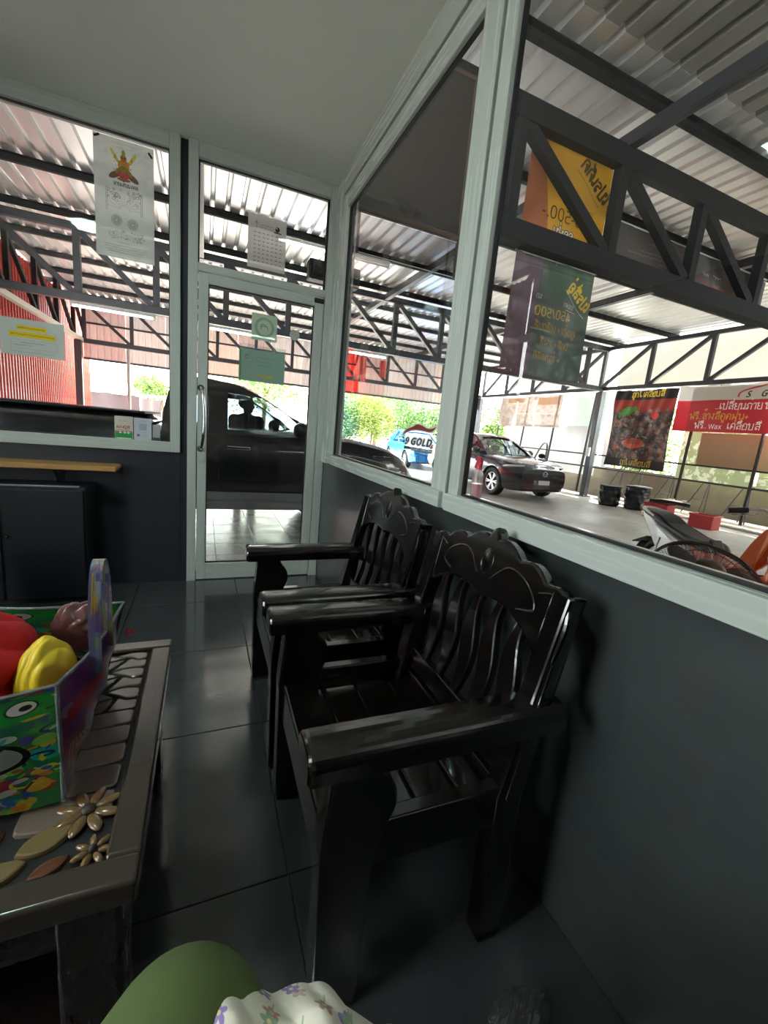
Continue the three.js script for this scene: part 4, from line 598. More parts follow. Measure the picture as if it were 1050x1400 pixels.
// ---- translucent screens, rails and low wall along the right side
{
  const rail = S(tint(0.03, 0.03, 0.03), 0.7), X = 9.6;
  const lw = struct('low_wall', muv(bx(10.05, 10.2, GY, 0.72, -12.5, 6)), S(tint(0.26, 0.23, 0.18), 0.85, { map: M.concrete.map, bumpMap: noiseB, bumpScale: 0.002 }));
  struct('kerb', muv(rb(9.2, 9.5, GY, GY + 0.05, -5.4, 6, 0.01)), M.concrete); struct('kerb', muv(rb(9.62, 10.05, GY, GY + 0.1, -5.4, 6, 0.01)), M.concrete);
  const r = thing('screen_frame', 'thin dark rails and uprights holding the plastic screens on the right side', 'frame', [0, 0, 0]);
  for (const y of [0.66, 1.02]) obj('rail', bx(X - 0.02, X + 0.02, y, y + 0.04, -11.4, 5), rail, r);
  for (const z of [-10.4, -9.0, -7.6, -6.2, -3.35, -1.95, -0.6, 0.8]) obj('upright', bar(V(X - 0.3, GY + 0.1, z + 0.1), V(X, 2.8, z - 0.04), 0.045), rail, r);
  const leafy = dataTex(256, (u, v) => { const a = fbm(u * 14, v * 14, 71, 14, 4), b = fbm(u * 40, v * 40, 75, 40, 2); return a + b * 0.4 > 0.78 ? [0.93, 0.95, 0.86] : [0.66 + 0.1 * a, 0.72 + 0.1 * a, 0.58]; });
  const scr = (label, y0, y1, z0, z1, m, amp = 0.02) => tag(obj('plastic_screen', warp(new THREE.PlaneGeometry(z1 - z0, y1 - y0, 40, 16).rotateY(-PI / 2), (x, y, z) => [x + amp * (Math.sin(z * 7 + y * 1.3) + 0.6 * Math.sin(z * 19 + 2 * y) * (0.5 - y / (y1 - y0))), y, z]).translate(X + 0.10, (y0 + y1) / 2, (z0 + z1) / 2), m), label, 'screen');
  const film = (c, k, map = null) => P(tint(...c), 1, { transmission: k * 0.11, thickness: 0, map });
  scr('white crinkled plastic sheet hanging below the faded banner, behind the dark crossover', 0.42, 1.85, -10.2, -5.98, film([0.90, 0.93, 0.96], 0.5), 0.022);
  scr('pale green translucent sheet between the faded banner and the steel column', 1.55, 2.85, -7.35, -5.98, film([0.70, 0.90, 0.80], 0.55), 0.012).position.x += 0.06;
  scr('narrow white folded curtain just right of the steel column', 0.7, 2.85, -5.76, -5.58, film([0.92, 0.93, 0.93], 0.5), 0.03);
  scr('frosted leafy screen panel between the dark poster and the red banner', 0.70, 2.8, -3.62, -2.0, film([1, 1, 1], 0.55, leafy), 0.006);
  scr('brown boarded screen panel under the red banner', 1.04, 1.78, -3.2, -0.5, film([0.42, 0.30, 0.18], 0.3), 0.01).position.x -= 0.03;
  scr('pale upper screen above the right truss beam, nearest part', 2.9, 4.0, -5.7, 1.8, film([0.95, 0.95, 0.86], 0.55), 0.015);
  scr('pale upper screen above the right truss beam, beyond the column', 2.9, 4.0, -10.3, -6.05, film([0.86, 0.93, 0.92], 0.55), 0.02);
  scr('frosted lower screen strip under the brown boarded panel', 0.7, 1.04, -1.95, -0.5, film([1, 1, 1], 0.5, leafy), 0.006);
  scr('long frosted screen right of the brown panel, running toward the viewer', 0.7, 2.8, -0.45, 5, film([0.92, 0.94, 0.88], 0.5), 0.01);
  // leaning stand legs against the low wall
  const legs = (z, label) => { const t = thing('display_stand', label, 'stand', [9.72, GY, z], 0, 'black display stands leaning on the low wall'); obj('leg', rod(V(-0.22, 0.1, -0.28), V(0.1, 0.98, -0.05), 0.014), rail, t); obj('leg', rod(V(-0.2, 0.1, 0.2), V(0.1, 0.98, 0.03), 0.014), rail, t); obj('leg', rod(V(-0.05, 0.1, 0), V(0.12, 0.9, 0), 0.012), rail, t); obj('crossbar', rod(V(-0.09, 0.45, -0.19), V(-0.08, 0.45, 0.14), 0.008), rail, t); };
  legs(-5.1, 'black tripod stand leaning on the low wall, leftmost, behind the dark bins'); legs(-4.55, 'black tripod stand leaning on the low wall, behind the second dark bin'); legs(-3.7, 'black tripod stand leaning on the low wall, below the dark poster'); legs(-2.9, 'black tripod stand leaning on the low wall, behind the red crate'); legs(-2.1, 'black tripod stand leaning on the low wall, nearest to the orange motorbike');
}

// ================================================================ vehicles: local x forward, y up from the ground, z to the left flank
const lerpAt = (pts, x) => { if (x <= pts[0][0]) return pts[0][1]; for (let i = 1; i < pts.length; i++) if (x <= pts[i][0]) { const [a, b] = pts[i - 1], [c, d] = pts[i], t = (x - a) / (c - a || 1); return b + (d - b) * t * t * (3 - 2 * t) * 0.5 + (d - b) * t * 0.5; } return pts.at(-1)[1]; };
const csg = new Evaluator(); csg.attributes = ['position', 'normal']; csg.useGroups = false;
const brush = (g) => { g = g.index ? g.clone() : g.clone(); for (const k of Object.keys(g.attributes)) if (!['position', 'normal'].includes(k)) g.deleteAttribute(k); g.clearGroups(); const b = new Brush(g); b.updateMatrixWorld(); return b; };
const cut = (a, b, op = SUBTRACTION) => csg.evaluate(a, b, op);
const carMats = {
  tint: P(tint(0.62, 0.68, 0.70), 0, { transmission: 1, thickness: 0, ior: 1.5 }), dark: S(tint(0.01, 0.01, 0.011), 0.6), lamp: P(tint(0.75, 0.77, 0.8), 0.08, { metalness: 0.4, clearcoat: 1 }), red: P(tint(0.4, 0.01, 0.01), 0.1, { clearcoat: 1 }), seat: S(tint(0.02, 0.02, 0.022), 0.7), silver: S(tint(0.62, 0.63, 0.65), 0.3, { metalness: 0.8 }), grey: S(tint(0.22, 0.23, 0.24), 0.5), plate: S(tint(0.75, 0.75, 0.72), 0.5),
};
function wheelGeo(R, w) {
  const tyre = new THREE.LatheGeometry([[R * 0.66, -w / 2], [R * 0.92, -w / 2], [R, -w * 0.36], [R, w * 0.36], [R * 0.92, w / 2], [R * 0.66, w / 2], [R * 0.64, 0], [R * 0.66, -w / 2]].map((p) => new THREE.Vector2(...p)), 40).rotateX(PI / 2);
  const rim = [new THREE.TorusGeometry(R * 0.64, R * 0.03, 8, 40).translate(0, 0, w * 0.42), at(new THREE.CylinderGeometry(R * 0.13, R * 0.15, 0.03, 18), 0, 0, w * 0.36, PI / 2)];
  for (let k = 0; k < 6; k++) for (const d of [-0.14, 0.14]) { const a = k * PI / 3; rim.push(bar(V(Math.cos(a) * R * 0.1, Math.sin(a) * R * 0.1, w * 0.36), V(Math.cos(a + d) * R * 0.63, Math.sin(a + d) * R * 0.63, w * 0.4), R * 0.07, 0.02, V(0, 0, 1))); }
  const hub = at(new THREE.CylinderGeometry(R * 0.62, R * 0.62, w * 0.3, 32), 0, 0, 0, PI / 2);
  return { tyre, rim: merge(rim), hub };
}
function makeCar(name, label, pos, turn, o) {
  const t = thing(name, label, o.category ?? 'car', pos, turn), { L, W, top, bot, R, axles, belt, cabin, glassX } = o;
  const plan = (x) => { const e0 = Math.max(0, (0.55 - x) / 0.55), e1 = Math.max(0, (x - (L - 0.8)) / 0.8); return W * (1 - 0.10 * e0 ** 2.2 - 0.26 * e1 ** 2.4); };
  // lower body
  const xs = []; for (let k = 0; k <= 44; k++) xs.push(L * (0.5 - 0.5 * Math.cos(PI * k / 44)));
  const ring = [], NP = 14, pos3 = [], idx = [];
  xs.forEach((x) => {
    const b = lerpAt(bot, x), u = lerpAt(top, x), h = u - b, w = plan(x), half = [[0.0, b], [0.80 * w, b], [0.93 * w, b + 0.06 * h], [0.985 * w, b + 0.22 * h], [w, b + 0.45 * h], [0.995 * w, b + 0.66 * h], [0.965 * w, b + 0.84 * h], [0.91 * w, b + 0.95 * h], [0.82 * w, u], [0.5 * w, u + 0.012], [0, u + 0.02]];
    const full = [...half, ...half.slice(1, -1).reverse().map(([z, y]) => [-z, y])]; ring.push(full); for (const [z, y] of full) pos3.push(x, y, z);
  });
  const n = ring[0].length;
  for (let i = 0; i < xs.length - 1; i++) for (let j = 0; j < n; j++) { const a = i * n + j, b = i * n + (j + 1) % n; idx.push(a, b, a + n, b, b + n, a + n); }
  const capAt = (i, flip) => { const c = pos3.length / 3, r = ring[i]; pos3.push(xs[i], r.reduce((s, p) => s + p[1], 0) / n, 0); for (let j = 0; j < n; j++) { const a = i * n + j, b = i * n + (j + 1) % n; flip ? idx.push(c, b, a) : idx.push(c, a, b); } };
  capAt(0, true); capAt(xs.length - 1, false);
  let hull = new THREE.BufferGeometry(); hull.setAttribute('position', new THREE.Float32BufferAttribute(pos3, 3)); hull.setIndex(idx); hull.computeVertexNormals();
  let B = brush(hull);
  for (const x of axles) for (const s of [-1, 1]) B = cut(B, brush(at(new THREE.CylinderGeometry(R * 1.14, R * 1.14, 0.42, 36), x, R, s * (W - 0.09), PI / 2)));
  for (const c of o.cuts ?? []) B = cut(B, brush(c));
  const body = obj('body', toCreasedNormals(B.geometry, 0.55), o.paint, t);
  const side = (x, y) => { const b = lerpAt(bot, x), u = lerpAt(top, x), k = (y - b) / (u - b), w = plan(x); const P0 = [[0, 0.80], [0.06, 0.93], [0.22, 0.985], [0.45, 1], [0.66, 0.995], [0.84, 0.965], [0.95, 0.91], [1, 0.82]]; return w * lerpAt(P0, Math.max(0, Math.min(1, k))); };
  for (const x of axles) for (const s of [-1, 1]) {
    const g = o.wheels ??= wheelGeo(R, 0.21); const w = new THREE.Group(); w.name = 'wheel' + (t.children.filter((c) => c.name.startsWith('wheel')).length ? '_00' + t.children.filter((c) => c.name.startsWith('wheel')).length : ''); w.position.set(x, R, s * (W - 0.125)); if (s < 0) w.rotation.y = PI; t.add(w);
    obj('tyre', g.tyre, M.rubber, w); obj('rim', g.rim, carMats.silver, w); obj('hub', g.hub, carMats.dark, w);
    obj('arch_liner', at(new THREE.CylinderGeometry(R * 1.13, R * 1.13, 0.36, 30, 1, true, PI * 0.5, PI), x, R, s * (W - 0.22), PI / 2, 0, 0), carMats.dark, t);
  }
  // cabin shell with real openings
  const [A0, A1, C1, C0] = cabin, wb = o.wb, wr = o.wr, yb = belt, yt = A1[1], wAt = (y) => wb + (wr - wb) * (y - yb) / (yt - yb);
  const roofPts = (d) => { const s = new THREE.Shape(); s.moveTo(C0[0] + d, C0[1] - 0.12); s.lineTo(A0[0] - d, A0[1] - 0.12); s.lineTo(A0[0] - d, A0[1]); s.quadraticCurveTo((A0[0] * 0.45 + A1[0] * 0.55) - d + 0.05, (A0[1] * 0.4 + A1[1] * 0.6) - d + 0.05, A1[0] - d, A1[1] - d); s.quadraticCurveTo((A1[0] + C1[0]) / 2, A1[1] - d + 0.05, C1[0] + d, C1[1] - d); s.quadraticCurveTo((C1[0] * 0.6 + C0[0] * 0.4) + d - 0.06, C1[1] * 0.65 + C0[1] * 0.35, C0[0] + d, C0[1]); s.closePath(); return s; };
  const solid = (s, dz, crown) => warp(new THREE.ExtrudeGeometry(s, { depth: 2, bevelEnabled: false, steps: 10, curveSegments: 10 }).translate(0, 0, -1), (x, y, z) => [x - crown * z * z * (x > (A1[0] + C1[0]) / 2 ? 1 : -0.4), y - (y > yb + 0.2 ? 0.03 * z * z : 0), z * (wAt(y) - dz)]);
  let K = brush(solid(roofPts(0), 0, 0.09)); K = cut(K, brush(solid(roofPts(0.05), 0.05, 0.09)));
  const prism = (pts) => ext(shape(pts), 3).translate(0, 0, -1.5);
  for (const w of glassX) K = cut(K, brush(prism(w)));
  const wedge = (a, b, dz) => { const nx = b[1] - a[1], ny = a[0] - b[0], l = Math.hypot(nx, ny), d = [nx / l * 0.28, ny / l * 0.28]; return warp(ext(shape([[a[0] - d[0], a[1] - d[1]], [a[0] + d[0], a[1] + d[1]], [b[0] + d[0], b[1] + d[1]], [b[0] - d[0], b[1] - d[1]]]), 2).translate(0, 0, -1), (x, y, z) => [x, y, z * (wAt(y) - dz)]); };
  const mix = (a, b, k) => [a[0] + (b[0] - a[0]) * k, a[1] + (b[1] - a[1]) * k];
  K = cut(K, brush(wedge(mix(A0, A1, 0.04), mix(A0, A1, 0.86), 0.11))); K = cut(K, brush(wedge(mix(C0, C1, 0.12), mix(C0, C1, 0.84), 0.13)));
  obj('cabin_shell', toCreasedNormals(K.geometry, 0.6), o.paint, t);
  for (const w of glassX) for (const s of [-1, 1]) obj('side_window', warp(ext(shape(w), 0.004), (x, y, z) => [x, y, s * (wAt(y) - 0.026 - z)]), carMats.tint, t);
  const pane = (a, b, dz, off) => { const q = []; for (let i = 0; i <= 8; i++) for (let j = 0; j <= 6; j++) { const z = i / 4 - 1, [x, y] = mix(a, b, j / 6); q.push(x + off - 0.09 * z * z * (off < 0 ? 1 : -0.4), y, z * (wAt(y) - dz)); } const ix = []; for (let i = 0; i < 8; i++) for (let j = 0; j < 6; j++) { const k = i * 7 + j; ix.push(k, k + 7, k + 1, k + 1, k + 7, k + 8); } const g = new THREE.BufferGeometry(); g.setAttribute('position', new THREE.Float32BufferAttribute(q, 3)); g.setIndex(ix); g.computeVertexNormals(); return g; };
  obj('windscreen', pane(A0, mix(A0, A1, 0.9), 0.08, -0.02), carMats.tint, t); obj('rear_window', pane(C0, mix(C0, C1, 0.9), 0.1, 0.03), carMats.tint, t);
  // seats, wheel, mirrors, handles, seams
  for (const x of o.seats ?? []) for (const s of [-0.36, 0.36]) { const g = obj('seat', rb(x - 0.09, x + 0.09, belt - 0.25, belt + 0.06, s - 0.22, s + 0.22, 0.06, 3), carMats.seat, t); obj('headrest', rb(x - 0.10, x - 0.01, belt + 0.08, belt + 0.22, s - 0.12, s + 0.12, 0.04, 3), carMats.seat, g); }
  if (o.seats) { const x = o.seats[0] + 0.62; obj('steering_wheel', at(new THREE.TorusGeometry(0.18, 0.016, 8, 30), x, belt + 0.04, -0.36, 0, PI / 2, -0.4), carMats.dark, t); obj('dashboard', rb(x + 0.06, A0[0] - 0.12, belt - 0.2, belt + 0.03, -wb + 0.1, wb - 0.1, 0.04), carMats.dark, t); }
  for (const s of [-1, 1]) {
    const mx = o.mirrorX ?? A0[0] - 0.45; const m = obj('mirror', at(ball(0, 0, 0, 0.08, 0.085, 0.11, 18), mx, belt + 0.09, s * (wb + 0.12)), o.mirror ?? o.paint, t); obj('mirror_arm', bar(V(mx, belt + 0.02, s * (wb - 0.03)), V(mx, belt + 0.06, s * (wb + 0.07)), 0.03, 0.04), carMats.dark, m);
    for (const [x, y] of o.handles ?? []) obj('door_handle', rb(x - 0.11, x + 0.11, y - 0.017, y + 0.017, s * (side(x, y) + 0.016) - 0.012, s * (side(x, y) + 0.016) + 0.012, 0.01, 3), o.handleMat ?? o.paint, t);
    for (const line of o.seams ?? []) obj('door_seam', tube(line.map(([x, y]) => V(x, y, s * (side(x, y) - 0.002))), 0.006, line.length * 8, 5), carMats.dark, t);
    const sill = []; for (let k = 0; k <= 10; k++) { const x = axles[0] + R * 1.2 + (axles[1] - axles[0] - R * 2.4) * k / 10; sill.push(V(x, lerpAt(bot, x) + 0.07, s * (side(x, lerpAt(bot, x) + 0.07) + 0.004))); }
    obj('sill_strip', tube(sill, o.step ? 0.012 : 0.03, 20, 6), o.step ? carMats.dark : carMats.dark, t);
    if (o.step) { const x0 = axles[0] + R * 1.25, x1 = axles[1] - R * 1.25; obj('side_step', [rb(x0, x1, 0.42, 0.5, s * (W + 0.03) - 0.06, s * (W + 0.03) + 0.06, 0.02), bx(x0, x1, 0.5, 0.58, s * (W - 0.03) - 0.03, s * (W - 0.03) + 0.03)], carMats.grey, t); }
    // lamps
    const hx = L - 0.28, hy = o.lampY ?? 0.78; obj('head_lamp', at(ball(0, 0, 0, 0.27, 0.042, 0.10, 20), hx - 0.02, hy, s * (plan(hx) - 0.11), 0, s * 0.62, 0.1), carMats.lamp, t);
    obj('tail_lamp', at(ball(0, 0, 0, 0.1, 0.09, 0.12, 16), 0.1, o.tailY ?? 0.95, s * (plan(0.1) - 0.11)), carMats.red, t);
    obj('fog_recess', at(ball(0, 0, 0, 0.1, 0.05, 0.14, 14), L - 0.13, 0.42, s * W * 0.58), carMats.dark, t);
  }
  const gy = o.grilleY ?? 0.62, gw = o.grilleW ?? 0.44, gx = (y) => L + 0.004;
  const gr = obj('grille', warp(rb(L - 0.1, L + 0.006, gy - 0.17, gy + 0.10, -gw, gw, 0.03, 4), (x, y, z) => [x - 0.10 * (z / gw) ** 2, y, z * (1 - 0.22 * Math.max(0, gy - y) / 0.13)]), carMats.dark, t);
  for (let k = 0; k < 5; k++) obj('grille_bar', warp(rb(L - 0.02, L + 0.014, gy - 0.10 + k * 0.045, gy - 0.094 + k * 0.045, -gw * 0.92, gw * 0.92, 0.002), (x, y, z) => [x - 0.10 * (z / gw) ** 2, y, z]), M.steelGrey, gr);
  obj('lower_intake', rb(L - 0.12, L - 0.01, 0.24, 0.34, -0.55, 0.55, 0.02), carMats.dark, t);
  if (o.plate) obj('number_plate', rb(L + 0.01, L + 0.025, 0.40, 0.50, -0.17, 0.17, 0.004), carMats.plate, t);
  if (o.emblem) { const e = obj('emblem', at(new THREE.TorusGeometry(0.055, 0.008, 8, 30).scale(1.25, 1, 1), L + 0.02, gy + 0.04, 0, 0, PI / 2), M.chrome, t); obj('emblem_wing', tube([V(L + 0.02, gy + 0.065, -0.055), V(L + 0.022, gy + 0.02, 0), V(L + 0.02, gy + 0.065, 0.055)], 0.006, 12, 6), M.chrome, e); }
  return t;
}
const paint = (r, g, b, rough = 0.28) => P(tint(r, g, b), rough, { metalness: 0.35, clearcoat: 1, clearcoatRoughness: 0.04 });
// black pickup right outside the door, nose to the right
{
  const t = makeCar('pickup_truck', 'black pickup truck parked across the doorway, seen through the door glass', [-3.62, GY, -2.25], 0, {
    category: 'truck', L: 5.2, W: 0.93, R: 0.38, axles: [1.15, 4.3], belt: 1.15, wb: 0.83, wr: 0.66, paint: paint(0.008, 0.009, 0.012), step: true,
    top: [[0, 1.14], [0.05, 1.25], [2.3, 1.25], [2.36, 1.155], [3.95, 1.2], [4.3, 1.19], [4.7, 1.13], [5.0, 1.02], [5.2, 0.8]], bot: [[0, 0.6], [0.4, 0.5], [1.0, 0.45], [4.8, 0.45], [5.1, 0.42], [5.2, 0.46]],
    cabin: [[4.06, 1.14], [3.22, 1.66], [2.52, 1.69], [2.40, 1.14]],
    glassX: [[[3.02, 1.165], [3.87, 1.165], [3.8, 1.24], [3.6, 1.40], [3.36, 1.53], [3.02, 1.545]], [[2.52, 1.165], [2.84, 1.165], [2.84, 1.545], [2.58, 1.535]]],
    seats: [2.68], mirrorX: 3.72, handles: [[3.12, 1.02], [2.6, 1.02]], handleMat: M.chrome, seams: [[[2.93, 1.15], [2.94, 0.8], [2.93, 0.56]], [[3.88, 1.14], [3.9, 0.9], [3.82, 0.56]], [[2.42, 1.15], [2.42, 0.8], [2.42, 0.56]]], lampY: 0.86, tailY: 1.0, grilleY: 0.74, grilleW: 0.5,
  });
  obj('bed_cover', rb(0.14, 2.3, 1.262, 1.285, -0.78, 0.78, 0.01), carMats.dark, t); obj('bed_gap', bx(2.36, 2.38, 0.56, 1.2, -0.925, 0.925), carMats.dark, t);
}
// dark blue grey crossover, nose towards the right front, far front door open
{
  const t = makeCar('crossover_car', 'dark blue grey crossover car with star rims and its far front door open', [6.66, GY, -9.05], -PI / 2, {
    L: 4.36, W: 0.9, R: 0.345, axles: [0.86, 3.5], belt: 0.98, wb: 0.78, wr: 0.56, paint: paint(0.022, 0.026, 0.042, 0.22), plate: true, emblem: true,
    top: [[0, 0.84], [0.12, 0.97], [0.6, 0.99], [2.9, 0.985], [3.3, 0.97], [3.8, 0.93], [4.15, 0.87], [4.36, 0.74]], bot: [[0, 0.42], [0.4, 0.28], [0.9, 0.22], [3.9, 0.2], [4.3, 0.22], [4.36, 0.3]],
    cabin: [[3.18, 0.96], [2.22, 1.50], [0.95, 1.50], [0.16, 1.0]],
    glassX: [[[1.98, 0.995], [2.88, 0.995], [2.66, 1.13], [2.2, 1.385], [1.98, 1.41]], [[1.02, 0.995], [1.9, 0.995], [1.9, 1.41], [1.3, 1.41]], [[0.55, 1.02], [0.92, 0.998], [1.16, 1.36], [0.92, 1.29]]],
    seats: [1.95, 1.1], handles: [[1.98, 0.86], [1.05, 0.86]], seams: [[[1.94, 0.97], [1.94, 0.6], [1.92, 0.34]], [[2.98, 0.96], [2.98, 0.6], [2.9, 0.34]], [[1.0, 0.97], [1.02, 0.7], [1.28, 0.4]]], lampY: 0.79, grilleY: 0.62,
  });
  const d = obj('open_door', at(mergeGeometries([rb(-1.0, 0, 0.32, 0.95, -0.03, 0.03, 0.02), tube([V(-1.0, 0.94, 0), V(-0.98, 1.36, 0), V(-0.62, 1.38, 0), V(-0.06, 1.0, 0), V(0, 0.94, 0)], 0.026, 30, 6)].map(clean)), 2.93, 0, -0.9, 0, -1.05, 0), paint(0.022, 0.026, 0.042, 0.22), t);
  obj('door_mirror', at(ball(-0.2, 1.04, -0.14, 0.08, 0.07, 0.1, 14), 2.93, 0, -0.9, 0, -1.05, 0), carMats.dark, d);
}
makeCar('hatchback_car', 'bright blue hatchback car with silver rims, seen behind the logo sticker', [7.7, GY, -14.97], -PI / 2 - 0.15, {
  L: 4.0, W: 0.86, R: 0.32, axles: [0.75, 3.22], belt: 0.93, wb: 0.74, wr: 0.55, paint: paint(0.02, 0.27, 0.72, 0.25), plate: true, seats: [1.85, 1.0],
  top: [[0, 0.8], [0.15, 0.93], [2.7, 0.94], [3.1, 0.92], [3.6, 0.84], [3.85, 0.72], [4.0, 0.55]], bot: [[0, 0.4], [0.4, 0.26], [0.9, 0.2], [3.6, 0.2], [4, 0.28]],
  cabin: [[3.0, 0.92], [2.1, 1.45], [0.85, 1.47], [0.12, 0.95]], glassX: [[[1.86, 0.95], [2.72, 0.95], [2.1, 1.34], [1.86, 1.36]], [[0.95, 0.95], [1.78, 0.95], [1.78, 1.36], [1.1, 1.36]]], handles: [[1.9, 0.82], [1.0, 0.82]], seams: [[[1.82, 0.93], [1.82, 0.6], [1.8, 0.32]]], lampY: 0.7,
});
makeCar('van', 'pale beige van with a dark lower body, just showing behind the crossover car', [11.75, GY, -17.15], -2.15, {
  category: 'van', L: 4.6, W: 0.7, R: 0.32, axles: [0.9, 3.7], belt: 1.3, wb: 0.63, wr: 0.52, paint: paint(0.05, 0.045, 0.04), seats: [2.6],
  top: [[0, 1.2], [0.1, 1.31], [3.5, 1.31], [3.8, 1.28], [4.3, 1.12], [4.6, 0.8]], bot: [[0, 0.45], [0.5, 0.32], [4.2, 0.3], [4.6, 0.4]],
  cabin: [[3.75, 1.29], [3.0, 2.14], [0.3, 2.16], [0.08, 1.32]], glassX: [[[2.5, 1.34], [3.45, 1.34], [2.95, 1.92], [2.5, 1.95]], [[1.2, 1.34], [2.4, 1.34], [2.4, 1.95], [1.2, 1.95]]], lampY: 0.9,
});

// ---- white and orange motorbike, tail to the left, handlebar at the right edge
{
  const t = thing('motorbike', 'white and orange step-through motorbike with a black seat parked close to the side window', 'motorbike', [3.2, GY, 0.57], -PI / 2 - 0.35);
  const white = P(tint(0.62, 0.64, 0.68), 0.25, { clearcoat: 1 }), orange = P(tint(0.72, 0.13, 0.015), 0.28, { clearcoat: 1 }), blk = S(tint(0.012, 0.012, 0.014), 0.5), brown = S(tint(0.09, 0.05, 0.035), 0.5);
  const wheel = (x, k) => {
    const w = new THREE.Group(); w.name = k ? 'wheel_001' : 'wheel'; w.position.set(x, 0.285, 0); t.add(w);
    obj('tyre', new THREE.TorusGeometry(0.25, 0.035, 12, 48), M.rubber, w); obj('rim', [new THREE.TorusGeometry(0.212, 0.012, 8, 48), at(new THREE.CylinderGeometry(0.045, 0.045, 0.09, 20), 0, 0, 0, PI / 2)], M.chrome, w);
    const sp = []; for (let i = 0; i < 32; i++) { const a = i * PI / 16, b = a + (i % 2 ? 0.5 : -0.5); sp.push(rod(V(0.04 * Math.cos(b), 0.04 * Math.sin(b), i % 4 < 2 ? 0.03 : -0.03), V(0.208 * Math.cos(a), 0.208 * Math.sin(a), 0), 0.0016, 5)); } obj('spokes', sp, M.chrome, w);
  };
  wheel(0, 0); wheel(1.22, 1);
  obj('rear_fender', new THREE.TorusGeometry(0.305, 0.055, 8, 24, 1.9).scale(1, 1, 1.2).rotateZ(1.15), white, t);
  obj('mud_flap', [at(rb(-0.11, 0.11, -0.008, 0.008, -0.075, 0.075, 0.006), -0.26, 0.5, 0, 0, 0, 0.45), at(rb(-0.1, 0.1, -0.006, 0.006, -0.06, 0.06, 0.005), -0.31, 0.4, 0, 0, 0, 1.0)], blk, t);
  const tail = new THREE.Shape(); tail.moveTo(-0.30, 0.80); tail.quadraticCurveTo(-0.2, 0.80, 0.0, 0.70); tail.lineTo(0.45, 0.60); tail.lineTo(0.60, 0.48); tail.lineTo(0.42, 0.40); tail.lineTo(0.12, 0.42); tail.quadraticCurveTo(-0.06, 0.55, -0.30, 0.74); tail.closePath();
  obj('tail_fairing', warp(ext(tail, 0.22, 0.02, 4).translate(0, 0, -0.11), (x, y, z) => [x, y, z * (0.55 + 0.9 * Math.min(1, Math.max(0, (x + 0.3) / 0.6)))]), white, t);
  obj('grab_rail', [tube([V(-0.06, 0.77, 0.11), V(-0.2, 0.80, 0.10), V(-0.31, 0.815, 0.05), V(-0.31, 0.815, -0.05), V(-0.2, 0.80, -0.10), V(-0.06, 0.77, -0.11)], 0.013, 30, 8)], M.whitePlastic, t);
  const seat = new THREE.Shape(); seat.moveTo(-0.24, 0.80); seat.quadraticCurveTo(-0.05, 0.83, 0.1, 0.74); seat.quadraticCurveTo(0.3, 0.68, 0.52, 0.68); seat.quadraticCurveTo(0.6, 0.66, 0.6, 0.6); seat.lineTo(0.45, 0.6); seat.lineTo(0, 0.71); seat.closePath();
  obj('seat', ext(seat, 0.24, 0.03).translate(0, 0, -0.12), blk, t);
  obj('tail_lamp', rb(-0.34, -0.27, 0.72, 0.78, -0.06, 0.06, 0.015), carMats.red, t);
  obj('rear_shock', [rod(V(0.02, 0.3, 0.11), V(0.08, 0.6, 0.11), 0.02, 12), rod(V(0.02, 0.3, -0.11), V(0.08, 0.6, -0.11), 0.02, 12)], M.chrome, t);
  obj('swing_arm', [rod(V(0, 0.285, 0.1), V(0.52, 0.32, 0.09), 0.02), rod(V(0, 0.285, -0.1), V(0.52, 0.32, -0.09), 0.02)], blk, t);
  obj('engine', [rb(0.42, 0.72, 0.2, 0.4, -0.12, 0.12, 0.04, 3), at(new THREE.CylinderGeometry(0.07, 0.08, 0.2, 16), 0.82, 0.36, 0, 0, 0, 1.35)], M.steelGrey, t);
  obj('exhaust', [tube([V(0.7, 0.22, -0.1), V(0.4, 0.18, -0.15), V(0.1, 0.26, -0.16), V(-0.25, 0.36, -0.17)], 0.035, 24, 10)], M.chrome, t);
  obj('side_cowl', ext(shape([[0.42, 0.62], [0.62, 0.60], [0.78, 0.50], [0.98, 0.56], [0.98, 0.42], [0.7, 0.34], [0.5, 0.36]]), 0.26, 0.02).translate(0, 0, -0.13), orange, t);
  obj('centre_frame_cover', tube([V(0.5, 0.6, 0), V(0.66, 0.55, 0), V(0.82, 0.56, 0), V(0.98, 0.72, 0), V(1.05, 0.88, 0)], 0.06, 24, 10), orange, t);
  const shield = (s) => { const q = new THREE.Shape(); q.moveTo(1.07, 0.93); q.bezierCurveTo(1.0, 0.82, 1.03, 0.66, 0.9, 0.5); q.lineTo(0.76, 0.36); q.lineTo(0.82, 0.24); q.quadraticCurveTo(0.98, 0.3, 1.06, 0.46); q.bezierCurveTo(1.13, 0.6, 1.13, 0.82, 1.14, 0.95); q.closePath(); return warp(ext(q, 0.02, 0.006).translate(0, 0, -0.01), (x, y, z) => [x + 0.05 * Math.max(0, 0.8 - y), y, z + s * (0.10 + 0.12 * Math.sin(Math.min(1, Math.max(0, (0.95 - y) / 0.6)) * PI * 0.75))]); };
  obj('leg_shield', [shield(1), shield(-1)], orange, t); obj('front_cover', [tube([V(1.1, 0.96, 0), V(1.15, 0.75, 0), V(1.12, 0.55, 0)], 0.09, 16, 12)], orange, t);
  obj('front_fork', [rod(V(1.22, 0.285, 0.07), V(1.08, 0.72, 0.07), 0.018), rod(V(1.22, 0.285, -0.07), V(1.08, 0.72, -0.07), 0.018)], M.chrome, t);
  obj('front_fender', new THREE.TorusGeometry(0.3, 0.05, 8, 20, 1.7).scale(1, 1, 1.2).rotateZ(0.85).translate(1.22, 0.285, 0), orange, t);
